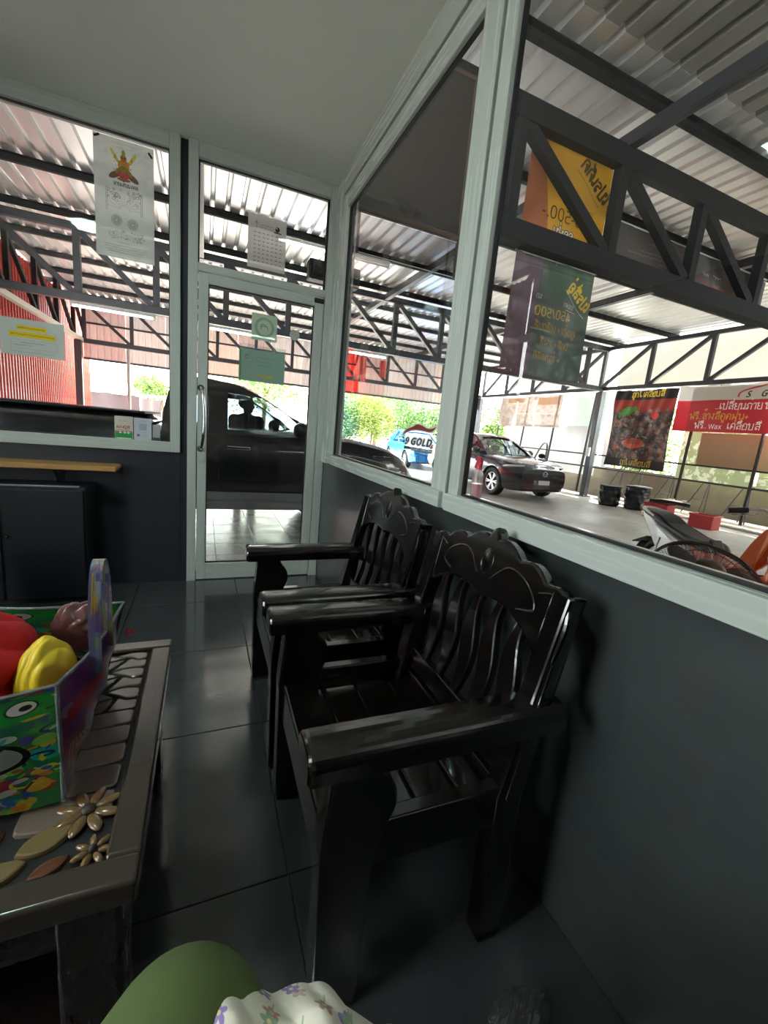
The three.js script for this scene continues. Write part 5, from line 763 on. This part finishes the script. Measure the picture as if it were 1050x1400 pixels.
  obj('head_cowl', [ball(1.06, 1.03, 0, 0.1, 0.085, 0.13, 20)], white, t); obj('head_lamp', ball(1.13, 1.03, 0, 0.05, 0.06, 0.09, 16), carMats.lamp, t);
  obj('handlebar', [tube([V(1.03, 1.02, 0.1), V(1.0, 1.03, 0.17), V(0.95, 1.0, 0.26)], 0.012, 16, 8), tube([V(1.03, 1.02, -0.1), V(1.0, 1.03, -0.17), V(0.95, 1.0, -0.26)], 0.012, 16, 8)], M.chrome, t);
  for (const s of [-1, 1]) { obj('grip', rod(V(0.97, 1.015, s * 0.21), V(0.92, 0.995, s * 0.31), 0.02, 12), blk, t); obj('lever', tube([V(1.0, 1.0, s * 0.16), V(1.0, 0.985, s * 0.22), V(0.95, 0.975, s * 0.3)], 0.006, 12, 6), M.chrome, t); }
  obj('foot_rest', [rod(V(0.62, 0.24, -0.2), V(0.62, 0.24, 0.2), 0.014)], blk, t); obj('side_stand', rod(V(0.5, 0.2, 0.1), V(0.42, 0.008, 0.22), 0.01), blk, t); obj('front_flap', [at(rb(-0.1, 0.1, -0.012, 0.012, -0.05, 0.05, 0.01), 0.60, 0.62, 0, 0, 0, -0.9)], brown, t);
}
// ---- big standing fan with its round cage tipped up, between the window and the motorbike
{
  const t = thing('pedestal_fan', 'pedestal fan with a rusty round wire cage tipped upward outside the side window', 'fan', [1.62, GY, 1.80]);
  const rust = S(tint(0.10, 0.065, 0.045), 0.55, { metalness: 0.3 }), cage = new THREE.Group(); 
  const T = (g) => g.applyMatrix4(new THREE.Matrix4().compose(V(0, 0.715, 0), new THREE.Quaternion().setFromEuler(new THREE.Euler(-1.0, -0.7, 0, 'YXZ')), V(1, 1, 1)));
  const R = 0.255, rings = [new THREE.TorusGeometry(R, 0.009, 8, 64), new THREE.TorusGeometry(R * 0.6, 0.003, 6, 50).translate(0, 0, 0.055), new THREE.TorusGeometry(R * 0.6, 0.003, 6, 50).translate(0, 0, -0.075), new THREE.TorusGeometry(R * 0.98, 0.006, 6, 50).translate(0, 0, 0.02)];
  const wires = []; for (let i = 0; i < 72; i++) { const a = i * PI / 36, c = Math.cos(a), s = Math.sin(a); wires.push(tube([V(c * 0.06, s * 0.06, 0.075), V(c * R * 0.6, s * R * 0.6, 0.058), V(c * R * 0.98, s * R * 0.98, 0)], 0.0016, 6, 4), tube([V(c * 0.06, s * 0.06, -0.095), V(c * R * 0.6, s * R * 0.6, -0.075), V(c * R * 0.98, s * R * 0.98, 0)], 0.0016, 6, 4)); }
  obj('cage_ring', T(merge(rings)), rust, t); obj('cage_wires', T(merge(wires)), M.steelGrey, t); obj('hub_cap', T(ball(0, 0, 0.075, 0.07, 0.07, 0.028, 24)), rust, t);
  for (let k = 0; k < 3; k++) { const s = new THREE.Shape(); s.moveTo(0.03, -0.03); s.quadraticCurveTo(0.17, -0.13, 0.24, -0.05); s.quadraticCurveTo(0.26, 0.05, 0.17, 0.09); s.quadraticCurveTo(0.1, 0.08, 0.03, 0.03); obj('blade', T(ext(s, 0.006).applyMatrix4(new THREE.Matrix4().makeRotationX(0.35)).rotateZ(k * 2 * PI / 3)), rust, t); }
  obj('motor', T(at(new THREE.CylinderGeometry(0.075, 0.085, 0.17, 24), 0, 0, -0.17, PI / 2)), M.blackPlastic, t);
  obj('yoke', [rod(V(0, 0.5, 0), V(0, 0.64, 0), 0.02)], M.steelBlack, t); obj('pole', rod(V(0, 0.04, 0), V(0, 0.52, 0), 0.017, 14), M.chrome, t); obj('base', at(new THREE.CylinderGeometry(0.06, 0.24, 0.05, 36), 0, 0.025, 0), M.steelBlack, t);
}
// ---- bins, crates and a black panel by the low wall
{
  const bag = (label, x, z, r, h, s) => { const t = thing('waste_bin', label, 'bin', [x, GY, z], s, 'black bins by the low wall'); const g = new THREE.LatheGeometry([[0, 0.005], [r * 0.85, 0.005], ...Array.from({ length: 26 }, (_, i) => [r * (0.92 + 0.05 * Math.sin(i * 0.9 + s) * (i % 3 ? 1 : 0.2) + 0.12 * Math.sin(PI * i / 26)), 0.03 + (h - 0.03) * i / 25]), [r * 0.9, h * 0.95]].map((p) => new THREE.Vector2(...p)), 56); obj('body', warp(g, (x, y, z) => { const a = Math.atan2(z, x), k = 1 + 0.05 * Math.sin(a * 5 + y * 9 + s) * Math.sin(y * 17 + s) + 0.03 * Math.sin(a * 11 - y * 20 + 2 * s); return [x * k, y, z * k]; }), S(tint(0.011, 0.013, 0.017), 0.35), t); obj('rim', new THREE.TorusGeometry(r * 1.07, 0.015, 8, 40).rotateX(PI / 2).translate(0, h * 0.99, 0), S(tint(0.07, 0.07, 0.075), 0.5), t); obj('lid', at(new THREE.SphereGeometry(r * 1.0, 24, 8, 0, 7, 0, PI / 2).scale(1, 0.16, 1), 0, h * 0.96, 0), S(tint(0.05, 0.052, 0.055), 0.6), t); return t; };
  bag('black lumpy bin on the ground, left one of the pair right of the steel column', 8.62, -4.42, 0.235, 0.5, 0.4); bag('black lumpy bin on the ground, right one of the pair, beside the red crates', 8.98, -3.95, 0.26, 0.56, 1.9);
  const crate = (label, x, z, turn, w, d, h) => { const t = thing('plastic_crate', label, 'crate', [x, GY, z], turn, 'red plastic crates'); const red = S(tint(0.50, 0.05, 0.05), 0.5); const wall = (a, b, c, e) => { obj('side', rb(a, b, 0.012, h, c, e, 0.006), red, t); }; wall(-w / 2, w / 2, -d / 2, -d / 2 + 0.02); wall(-w / 2, w / 2, d / 2 - 0.02, d / 2); wall(-w / 2, -w / 2 + 0.02, -d / 2 + 0.02, d / 2 - 0.02); wall(w / 2 - 0.02, w / 2, -d / 2 + 0.02, d / 2 - 0.02); obj('bottom', bx(-w / 2, w / 2, 0, 0.014, -d / 2, d / 2), red, t); obj('rim', [rb(-w / 2 - 0.02, w / 2 + 0.02, h - 0.02, h + 0.01, -d / 2 - 0.02, -d / 2 + 0.02, 0.006), rb(-w / 2 - 0.02, w / 2 + 0.02, h - 0.02, h + 0.01, d / 2 - 0.02, d / 2 + 0.02, 0.006), rb(-w / 2 - 0.02, -w / 2 + 0.02, h - 0.02, h + 0.01, -d / 2, d / 2, 0.006), rb(w / 2 - 0.02, w / 2 + 0.02, h - 0.02, h + 0.01, -d / 2, d / 2, 0.006)], S(tint(0.55, 0.09, 0.08), 0.5), t); };
  crate('red plastic crate under the black panel, left of the other crate', 8.75, -3.2, PI / 2 + 0.12, 0.5, 0.36, 0.28); crate('red plastic crate standing open on its own, nearest to the motorbike', 8.45, -2.05, PI / 2 + 0.1, 0.42, 0.34, 0.27);
  const p = thing('black_car_panel', 'black plastic car panel lying across the left red crate', 'panel', [8.8, GY + 0.36, -3.0], 0.15);
  const s = new THREE.Shape(); s.moveTo(-0.2, -0.36); s.lineTo(0.18, -0.4); s.quadraticCurveTo(0.25, 0, 0.17, 0.33); s.lineTo(-0.08, 0.42); s.quadraticCurveTo(-0.23, 0.07, -0.2, -0.36);
  obj('panel', warp(ext(s, 0.07, 0.012, 2).rotateX(PI / 2), (x, y, z) => [x, y + 0.06 * Math.sin((z + 0.6) * 2.4) - 0.02, z]), carMats.dark, p); obj('clip', rb(-0.12, -0.02, 0.06, 0.075, -0.02, 0.08, 0.004), M.whitePlastic, p); obj('clip', rb(0.0, 0.07, 0.06, 0.075, 0.2, 0.27, 0.004), M.whitePlastic, p);
}
// ---- red cloths hung at the far end, pale tent and hut beyond the opening
{
  const red = P(tint(0.62, 0.11, 0.09), 0.85, { transmission: 0.3, thickness: 0 });
  const cl = (label, x, w, y0, y1) => { const t = thing('hanging_cloth', label, 'cloth', [x, 0, -11.52], 0, 'red cloths hung at the far end'); obj('cloth', warp(new THREE.PlaneGeometry(w, y1 - y0, 16, 16), (a, b, c) => [a * (1 - 0.25 * (b + 0.5)), b, 0.04 * Math.sin(a * 26 + b * 2)]).translate(0, (y0 + y1) / 2, 0), red, t); obj('hook', rod(V(0, y1 - 0.02, 0), V(0, 3.9, -0.03), 0.008, 6), M.steelGrey, t); };
  cl('red cloth hanging at the far end of the shed, left one', 4.2, 0.42, 2.75, 3.6); cl('red cloth hanging at the far end of the shed, shorter right one', 5.0, 0.32, 3.0, 3.58);
  const t = thing('market_tent', 'pale pink and white sheet tent beyond the far left opening', 'tent', [-4.05, -0.19, -16]);
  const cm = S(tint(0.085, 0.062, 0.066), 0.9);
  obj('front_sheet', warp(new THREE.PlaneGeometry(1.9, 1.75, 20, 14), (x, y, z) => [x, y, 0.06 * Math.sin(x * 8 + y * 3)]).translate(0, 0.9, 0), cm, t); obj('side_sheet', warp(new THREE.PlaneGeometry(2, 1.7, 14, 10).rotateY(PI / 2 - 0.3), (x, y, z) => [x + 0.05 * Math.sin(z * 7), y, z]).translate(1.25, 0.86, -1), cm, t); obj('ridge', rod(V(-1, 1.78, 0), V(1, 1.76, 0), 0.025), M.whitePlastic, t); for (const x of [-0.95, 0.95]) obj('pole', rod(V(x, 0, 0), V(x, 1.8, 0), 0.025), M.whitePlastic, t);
  const h = thing('lean_to', 'low corrugated lean-to roof on thin posts beyond the far left opening', 'shelter', [-2.3, -0.19, -18.5]);
  const rs = sheet(9, 0.2, 0.03, 1.6); obj('roof_sheet', rs.rotateX(0.12).translate(-1.0, 1.95, -0.8), S(tint(0.035, 0.033, 0.03), 0.8), h); for (const x of [-0.8, 0.4]) obj('post', rod(V(x, 0, 0), V(x, 1.9, 0), 0.035), M.steelGrey, h); obj('table_top', rb(-1.2, 1.1, 0.72, 0.8, -0.3, 0.5, 0.01), M.whitePlastic, h); for (const x of [-1.1, 1.0]) obj('table_leg', rod(V(x, 0, 0.1), V(x, 0.72, 0.1), 0.02), M.steelGrey, h);
}
// ---- plants: leaves past counting, joined into one part of their plant
function plant(name, label, category, pos, o, group) {
  const t = thing(name, label, category, pos, 0, group), { n = 2600, rx, ry, rz, cy0, leaf = 0.09, cols, trunk = 0.05, gap = 0.0 } = o;
  const lg = new THREE.BufferGeometry(); const lp = [0, 0, 0, 0.28, 0.05, 0.4, 0, 0.02, 1, -0.28, 0.05, 0.4, 0, 0, 0.45]; lg.setAttribute('position', new THREE.Float32BufferAttribute(lp, 3)); lg.setIndex([0, 1, 4, 1, 2, 4, 2, 3, 4, 3, 0, 4]); lg.computeVertexNormals();
  const im = new THREE.InstancedMesh(lg, P(0xffffff, 0.7, { transmission: 0.35, thickness: 0 }), n), m = new THREE.Matrix4(), q = new THREE.Quaternion(), c = new THREE.Color();
  const blobs = Array.from({ length: 16 }, () => { const a = rnd(2 * PI), u = rnd(-1, 1), r = Math.sqrt(1 - u * u); return V(Math.cos(a) * r * rnd(0.3, 0.75), u * rnd(0.3, 0.7), Math.sin(a) * r * rnd(0.3, 0.75)); });
  for (let i = 0; i < n; i++) {
    const b = blobs[i % 16], a = rnd(2 * PI), u = rnd(-1, 1), r = Math.sqrt(1 - u * u), k = Math.cbrt(rnd(0.15, 1)) * 0.5;
    const x = (b.x + Math.cos(a) * r * k) * rx, y = cy0 + (b.y + u * k) * ry, z = (b.z + Math.sin(a) * r * k) * rz, s = leaf * rnd(0.6, 1.3);
    q.setFromEuler(new THREE.Euler(rnd(-1.2, 1.2), rnd(2 * PI), rnd(-1, 1))); m.compose(V(x, y, z), q, V(s, s, s)); im.setMatrixAt(i, m);
    const w = cols[i % cols.length]; c.setRGB(w[0] * rnd(0.8, 1.2), w[1] * rnd(0.8, 1.2), w[2] * rnd(0.8, 1.2)); im.setColorAt(i, c);
  }
  im.name = 'foliage'; im.userData.kind = 'stuff'; im.castShadow = im.receiveShadow = true; t.add(im);
  const st = [tube([V(0, 0, 0), V(0.05, cy0 * 0.5, 0.03), V(0, cy0, 0)], trunk, 10, 8)]; for (let k = 0; k < 5; k++) { const b = blobs[k]; st.push(tube([V(0, cy0 * 0.55, 0), V(b.x * rx * 0.5, cy0 * 0.8, b.z * rz * 0.5), V(b.x * rx, cy0 + b.y * ry, b.z * rz)], trunk * 0.4, 8, 6)); }
  obj('stem', st, S(tint(0.16, 0.11, 0.07), 0.9), t); return t;
}
const GREEN = [[0.10, 0.26, 0.05], [0.16, 0.34, 0.07], [0.08, 0.20, 0.06], [0.22, 0.36, 0.08]], BLUEG = [[0.08, 0.22, 0.12], [0.12, 0.28, 0.14], [0.07, 0.18, 0.1]], LIME = [[0.34, 0.44, 0.08], [0.26, 0.40, 0.07], [0.42, 0.46, 0.14]];
plant('hedge_bush', 'bluish green bush beyond the far opening, leftmost in the first side window', 'bush', [5.7, -0.19, -19.2], { n: 9500, rx: 1.5, ry: 1.9, rz: 1.2, cy0: 1.75, leaf: 0.125, cols: BLUEG }, 'bushes beyond the far opening');
plant('hedge_bush', 'yellowish green bush beyond the far opening, second from the left', 'bush', [7.6, -0.19, -19], { n: 9500, rx: 1.4, ry: 2.0, rz: 1.2, cy0: 1.8, leaf: 0.125, cols: LIME }, 'bushes beyond the far opening');
plant('hedge_bush', 'dense mid green bush beyond the far opening, above the logo sticker', 'bush', [10.2, -0.19, -19.4], { n: 12000, rx: 2.0, ry: 2.0, rz: 1.3, cy0: 1.9, leaf: 0.125, cols: GREEN }, 'bushes beyond the far opening');
plant('hedge_bush', 'light green bush beyond the far opening, rightmost in the first side window', 'bush', [13.2, -0.19, -19.6], { n: 12000, rx: 2.0, ry: 2.0, rz: 1.3, cy0: 1.9, leaf: 0.125, cols: [...GREEN, ...LIME] }, 'bushes beyond the far opening');
plant('tree', 'tall loose green tree rising behind the bushes at the far end', 'tree', [11, -0.19, -27], { n: 12000, rx: 5.5, ry: 3.6, rz: 3, cy0: 4.6, leaf: 0.24, cols: [...GREEN, ...BLUEG], trunk: 0.16 });
plant('tree', 'pale green tree far behind the pickup, over its bonnet', 'tree', [3.2, -0.19, -30], { n: 4500, rx: 4.5, ry: 3.0, rz: 3, cy0: 4.2, leaf: 0.24, cols: [...LIME, ...GREEN], trunk: 0.15 });
plant('shrub', 'small green shrub over the lean-to roof at the far left', 'shrub', [-2.8, -0.19, -21.5], { n: 2200, rx: 1.2, ry: 0.9, rz: 0.8, cy0: 2.3, leaf: 0.17, cols: [...LIME, ...GREEN] });
plant('bush', 'bright green bush left of the faded banner, behind the crossover car', 'bush', [10.6, GY - 0.03, -11.9], { n: 5500, rx: 0.9, ry: 1.7, rz: 1.2, cy0: 1.6, leaf: 0.14, cols: [...LIME, ...GREEN] });
plant('bush', 'green bush showing in the gap right of the steel column', 'bush', [10.9, GY - 0.03, -5.5], { n: 5500, rx: 0.7, ry: 1.8, rz: 1.3, cy0: 1.6, leaf: 0.12, cols: [...GREEN, ...LIME] });
plant('bush', 'green bush low behind the frosted screen, over the low wall near the right edge', 'bush', [10.75, GY - 0.03, -1.7], { n: 2600, rx: 0.5, ry: 1.1, rz: 1.2, cy0: 1.1, leaf: 0.12, cols: LIME });

// ================================================================ people
// tapered capsules joined by a smooth minimum, meshed by marching cubes
function flesh(caps, cell, k = 0.03) {
  const lo = V(1e9, 1e9, 1e9), hi = V(-1e9, -1e9, -1e9); for (const [a, b, r, s] of caps) for (const [p, q] of [[a, r], [b, s]]) { lo.min(V(p[0] - q, p[1] - q, p[2] - q)); hi.max(V(p[0] + q, p[1] + q, p[2] + q)); }
  const c = lo.clone().add(hi).multiplyScalar(0.5), half = Math.max(hi.x - lo.x, hi.y - lo.y, hi.z - lo.z) / 2 + cell * 4, N = Math.ceil(2 * half / cell), mc = new MarchingCubes(N, M.rubber, false, false, 400000); mc.isolation = 0;
  const f = mc.field, hs = N / 2;
  for (let z = 0; z < N; z++) for (let y = 0; y < N; y++) for (let x = 0; x < N; x++) {
    const px = c.x + (x - hs) / hs * half, py = c.y + (y - hs) / hs * half, pz = c.z + (z - hs) / hs * half; let d = 1;
    for (const [a, b, r, s] of caps) { const ax = px - a[0], ay = py - a[1], az = pz - a[2], bx_ = b[0] - a[0], by = b[1] - a[1], bz = b[2] - a[2], l = bx_ * bx_ + by * by + bz * bz, h = l < 1e-9 ? 0 : Math.max(0, Math.min(1, (ax * bx_ + ay * by + az * bz) / l)), e = Math.hypot(ax - bx_ * h, ay - by * h, az - bz * h) - (r + (s - r) * h); const m = Math.max(k - Math.abs(d - e), 0) / k; d = Math.min(d, e) - m * m * k * 0.25; }
    f[x + y * N + z * N * N] = -d;
  }
  mc.update(); const n = mc.count, g = new THREE.BufferGeometry(), P0 = new Float32Array(n * 3), Q0 = new Float32Array(n * 3);
  for (let i = 0; i < n * 3; i++) { P0[i] = mc.positionArray[i] * half + c.getComponent(i % 3); Q0[i] = mc.normalArray[i]; }
  g.setAttribute('position', new THREE.BufferAttribute(P0, 3)); g.setAttribute('normal', new THREE.BufferAttribute(Q0, 3)); return g;
}
const hand = (w, dir, side, up) => {                  // w wrist, dir along the fingers, side towards the thumb, up the back of the hand
  const W = V(...w), D = V(...dir).normalize(), T = V(...side).normalize(), U = V(...up).normalize(), q = (a, b, c) => { const v = W.clone().addScaledVector(D, a).addScaledVector(T, b).addScaledVector(U, c); return [v.x, v.y, v.z]; }, out = [];
  for (const b of [-0.026, -0.009, 0.008, 0.025]) out.push([q(0, b * 0.5, 0), q(0.08, b, 0), 0.019, 0.013]);
  [[-0.03, 0.058], [-0.01, 0.072], [0.01, 0.078], [0.029, 0.07]].forEach(([b, l]) => { out.push([q(0.085, b, 0), q(0.085 + l * 0.5, b * 1.06, -0.006), 0.0092, 0.0086], [q(0.085 + l * 0.5, b * 1.06, -0.006), q(0.085 + l * 0.92, b * 1.08, -0.028), 0.0086, 0.0072]); });
  out.push([q(0.02, 0.026, -0.004), q(0.055, 0.052, -0.012), 0.015, 0.0105], [q(0.055, 0.052, -0.012), q(0.09, 0.058, -0.022), 0.0105, 0.0085]); return out;
};
{
  // the seated viewer: only one trousered knee and the cloth over the other show
  const t = thing('person', 'seated person in green trousers at the bottom edge, one knee raised into view', 'person', [0, 0, 0]);
  const skin = S(tint(0.42, 0.25, 0.17), 0.6), pants = S(tint(0.085, 0.125, 0.035), 0.85, { bumpMap: noiseB, bumpScale: 0.0008 }), shirt = S(tint(0.08, 0.09, 0.1), 0.85);
  const hipY = 0.5, hz = 3.34, hips = [[-0.90, hipY, hz], [-0.70, hipY, hz]], knees = [[-0.83, 0.555, 2.745], [-0.705, 0.51, 2.83]], ank = [[-0.83, 0.09, 2.72], [-0.66, 0.09, 2.85]];
  const body = [];
  body.push([[-0.80, 0.56, 3.36], [-0.80, 0.80, 3.46], 0.15, 0.13], [[-0.80, 0.80, 3.46], [-0.80, 1.02, 3.47], 0.14, 0.12], [[-0.94, 1.04, 3.47], [-0.66, 1.04, 3.47], 0.06, 0.06], [[-0.80, 1.05, 3.47], [-0.80, 1.16, 3.455], 0.055, 0.05]);
  body.push([[-0.80, 1.25, 3.45], [-0.80, 1.31, 3.46], 0.075, 0.09], [[-0.80, 1.22, 3.42], [-0.80, 1.18, 3.40], 0.06, 0.035], [[-0.80, 1.265, 3.362], [-0.80, 1.245, 3.352], 0.012, 0.014]);
  for (const s of [-1, 1]) { const sh = [-0.80 + s * 0.165, 1.04, 3.47], el = [-0.80 + s * 0.23, 0.80, 3.36], wr = [-0.80 + s * 0.12, 0.69, 3.13]; body.push([sh, el, 0.05, 0.04], [el, wr, 0.04, 0.027], [[-0.80 + s * 0.085, 1.27, 3.455], [-0.80 + s * 0.088, 1.25, 3.455], 0.018, 0.014]); }
  hips.forEach((h, i) => { body.push([[(h[0] - 0.8) * 0.7 - 0.8, h[1] + 0.02, h[2]], h, 0.12, 0.10], [h, knees[i], 0.085, 0.052], [knees[i], ank[i], 0.05, 0.034], [[ank[i][0], 0.05, ank[i][2] + 0.03], [ank[i][0] + (i ? 0.02 : -0.03), 0.035, ank[i][2] - 0.14], 0.045, 0.032]); });
  obj('body', mergeGeometries([flesh(body, 0.013, 0.04), ...[-1, 1].map((s) => flesh(hand([-0.80 + s * 0.12, 0.69, 3.13], [-s * 0.15, -0.2, -1], [-s, 0, 0.1], [0, 1, -0.2]), 0.0035, 0.01))]), skin, t);
  const leg = (i, extra) => flesh([[[(hips[i][0] - 0.8) * 0.6 - 0.8, 0.54, hz + 0.02], hips[i], 0.14, 0.12], [hips[i], [knees[i][0], knees[i][1] + 0.005, knees[i][2] + 0.04], 0.112, 0.078], [[knees[i][0], knees[i][1] + 0.004, knees[i][2] + 0.04], [knees[i][0], knees[i][1] - 0.03, knees[i][2] - 0.004], 0.079, 0.07], [[knees[i][0], knees[i][1] - 0.03, knees[i][2]], [ank[i][0], ank[i][1] + 0.06, ank[i][2]], 0.073, 0.056], ...extra], 0.013, 0.03);
  obj('trousers', mergeGeometries([leg(0, [[[-0.90, 0.60, 2.92], [-0.893, 0.545, 2.74], 0.024, 0.016], [[-0.925, 0.56, 2.92], [-0.902, 0.48, 2.75], 0.02, 0.014], [[-0.85, 0.635, 2.96], [-0.862, 0.615, 2.80], 0.022, 0.014], [[-0.76, 0.575, 2.84], [-0.775, 0.50, 2.70], 0.012, 0.007]]), leg(1, [])]), pants, t);
  obj('shirt', flesh([[[-0.80, 0.60, 3.37], [-0.80, 0.82, 3.46], 0.168, 0.15], [[-0.80, 0.82, 3.46], [-0.80, 1.02, 3.47], 0.155, 0.135], [[-0.95, 1.035, 3.47], [-0.65, 1.035, 3.47], 0.075, 0.075], [[-0.965, 1.04, 3.47], [-1.0, 0.92, 3.42], 0.066, 0.062], [[-0.635, 1.04, 3.47], [-0.6, 0.92, 3.42], 0.066, 0.062]], 0.014, 0.05), shirt, t);
  obj('hair', flesh([[[-0.80, 1.31, 3.475], [-0.80, 1.33, 3.49], 0.094, 0.088], [[-0.80, 1.24, 3.52], [-0.80, 1.30, 3.5], 0.06, 0.08]], 0.01, 0.03), S(tint(0.012, 0.01, 0.009), 0.7), t);
  for (const i of [0, 1]) obj('shoe', flesh([[[ank[i][0], 0.05, ank[i][2] + 0.04], [ank[i][0] + (i ? 0.02 : -0.03), 0.04, ank[i][2] - 0.16], 0.052, 0.04]], 0.01), M.rubber, t);
  const st = thing('bench', 'plain dark bench seat under the seated person at the bottom edge', 'bench', [-0.8, 0, 3.42]);
  obj('seat', rb(-0.5, 0.5, 0.335, 0.37, -0.2, 0.22, 0.01), M.wood, st); for (const [x, z] of [[-0.45, -0.18], [0.45, -0.18], [-0.45, 0.18], [0.45, 0.18]]) obj('leg', rb(x - 0.03, x + 0.03, 0, 0.335, z - 0.03, z + 0.03, 0.006), M.wood, st);
  // white flowered cloth over the other knee
  const fl = canvasTex(512, 512, (g, w, h) => { g.fillStyle = '#dcd6c6'; g.fillRect(0, 0, w, h); const cols = ['#8d7bb4', '#b08a86', '#8fa58c', '#a79ac0', '#c2a6a0']; for (let k = 0; k < 46; k++) { const x = rnd(w), y = rnd(h), c = cols[k % 5]; g.fillStyle = c; for (let j = 0; j < 5; j++) { g.beginPath(); g.ellipse(x + Math.cos(j * 1.257) * 11, y + Math.sin(j * 1.257) * 11, 9, 6, j * 1.257, 0, 7); g.fill(); } g.fillStyle = '#d8c68a'; g.beginPath(); g.arc(x, y, 5, 0, 7); g.fill(); g.strokeStyle = '#9aae94'; g.lineWidth = 3; g.beginPath(); g.moveTo(x + 10, y + 14); g.lineTo(x + 24, y + 34); g.stroke(); } });
  const nx = 60, ny = 60, g = new THREE.PlaneGeometry(1, 1, nx, ny), p = g.attributes.position;
  for (let i = 0; i < p.count; i++) {
    const u = p.getX(i) + 0.5, v = p.getY(i) + 0.5, x = -0.812 + 0.18 * u + 0.010 * Math.sin(v * 7), z = 2.735 + 0.34 * v + 0.075 * u * (1 - v);
    const dx = (x - (-0.74 - 0.01 * v)) / 0.09, y = 0.64 - 0.035 * dx * dx - 0.30 * Math.max(0, 0.18 - v) + 0.011 * Math.sin(u * 13 + v * 5) * (1 - 0.4 * v) + 0.006 * Math.abs(Math.sin(u * 17 - v * 11 + 2 * Math.sin(v * 9))) + 0.012 - 0.03 * v;
    p.setXYZ(i, x, Math.max(y, 0.5), z);
  }
  g.computeVertexNormals(); tag(obj('flowered_cloth', g, P(0xffffff, 0.9, { map: fl, side: THREE.DoubleSide, bumpMap: noiseB, bumpScale: 0.0006 })), 'white cloth with purple and pink flowers draped over the knee at the bottom edge', 'cloth');
}
{
  // someone standing beyond the pickup, head seen through its windows and legs under it
  const gy = GY, X = -0.25, Z = -3.5, t = thing('person', 'dark silhouetted person standing behind the pickup truck, head seen through its windows', 'person', [0, 0, 0]);
  const at3 = (x, y, z) => [X + x, gy + y * 0.93, Z + z], b = [];
  b.push([at3(0, 0.95, 0), at3(0, 1.2, 0.0), 0.13, 0.13], [at3(0, 1.2, 0), at3(0, 1.36, 0), 0.13, 0.11], [at3(-0.15, 1.38, 0), at3(0.15, 1.38, 0), 0.055, 0.055], [at3(0, 1.38, 0), at3(0.01, 1.5, 0.01), 0.055, 0.05], [at3(0.01, 1.60, 0.015), at3(0.0, 1.66, 0.0), 0.078, 0.092], [at3(0.03, 1.57, 0.04), at3(0.045, 1.53, 0.055), 0.05, 0.034], [at3(0.085, 1.6, 0.06), at3(0.092, 1.585, 0.066), 0.012, 0.014]);
  for (const s of [-1, 1]) { b.push([at3(s * 0.17, 1.38, 0), at3(s * 0.22, 1.1, -0.02), 0.05, 0.04], [at3(s * 0.22, 1.1, -0.02), at3(s * 0.2, 0.88, 0.06), 0.04, 0.027], [at3(s * 0.09, 0.92, 0), at3(s * 0.1, 0.5, 0.01), 0.09, 0.058], [at3(s * 0.1, 0.5, 0.01), at3(s * 0.1, 0.09, 0), 0.055, 0.036], [at3(s * 0.1, 0.05, -0.03), at3(s * 0.12, 0.035, 0.14), 0.045, 0.032]); }
  obj('body', mergeGeometries([flesh(b, 0.016, 0.04), ...[-1, 1].map((s) => flesh(hand(at3(s * 0.2, 0.88, 0.06), [0, -1, 0.15], [0, 0.1, 1], [s, 0, 0]), 0.0045, 0.01))]), S(tint(0.25, 0.15, 0.10), 0.6), t);
  obj('shirt', flesh([[at3(0, 0.9, 0), at3(0, 1.2, 0), 0.15, 0.15], [at3(0, 1.2, 0), at3(0, 1.36, 0), 0.15, 0.125], [at3(-0.17, 1.38, 0), at3(0.17, 1.38, 0), 0.068, 0.068], [at3(-0.175, 1.37, 0), at3(-0.21, 1.14, -0.02), 0.063, 0.056], [at3(0.175, 1.37, 0), at3(0.21, 1.14, -0.02), 0.063, 0.056]], 0.018, 0.05), S(tint(0.02, 0.022, 0.03), 0.85), t);
  obj('trousers', flesh([-1, 1].flatMap((s) => [[at3(s * 0.085, 0.92, 0), at3(s * 0.1, 0.5, 0.01), 0.108, 0.078], [at3(s * 0.1, 0.5, 0.01), at3(s * 0.1, 0.12, 0), 0.076, 0.06]]), 0.018, 0.05), S(tint(0.10, 0.11, 0.13), 0.85), t);
  obj('hair', flesh([[at3(-0.015, 1.66, -0.015), at3(-0.03, 1.64, -0.04), 0.1, 0.085], [at3(0, 1.72, 0), at3(-0.05, 1.74, -0.02), 0.07, 0.05]], 0.014, 0.03), S(tint(0.01, 0.01, 0.01), 0.8), t);
  for (const s of [-1, 1]) obj('shoe', flesh([[at3(s * 0.1, 0.05, -0.03), at3(s * 0.12, 0.04, 0.15), 0.052, 0.04]], 0.014), S(tint(0.1, 0.1, 0.1), 0.7), t);
}
{ // crumpled clear wrapper on the floor at the lower right
  const g = new THREE.IcosahedronGeometry(1, 12), p = g.attributes.position; for (let i = 0; i < p.count; i++) { const v = V(p.getX(i), p.getY(i), p.getZ(i)), f = 1 + 0.5 * (fbm(v.x * 3 + 9, v.y * 3 + 9 + v.z * 2, 91, 64, 3) - 0.5) + 0.25 * Math.abs(Math.sin(v.x * 9 + v.z * 7)); p.setXYZ(i, -0.215 + v.x * 0.055 * f, Math.max(0.002, 0.022 + v.y * 0.026 * f), 2.635 + v.z * 0.03 * f); }
  g.computeVertexNormals(); tag(obj('plastic_wrapper', toCreasedNormals(g, 0.4), P(tint(0.4, 0.42, 0.43), 0.08, { transmission: 0.8, thickness: 0, clearcoat: 1 })), 'crumpled clear plastic wrapper on the floor at the lower right', 'wrapper');
}
renderer.render(scene, camera);
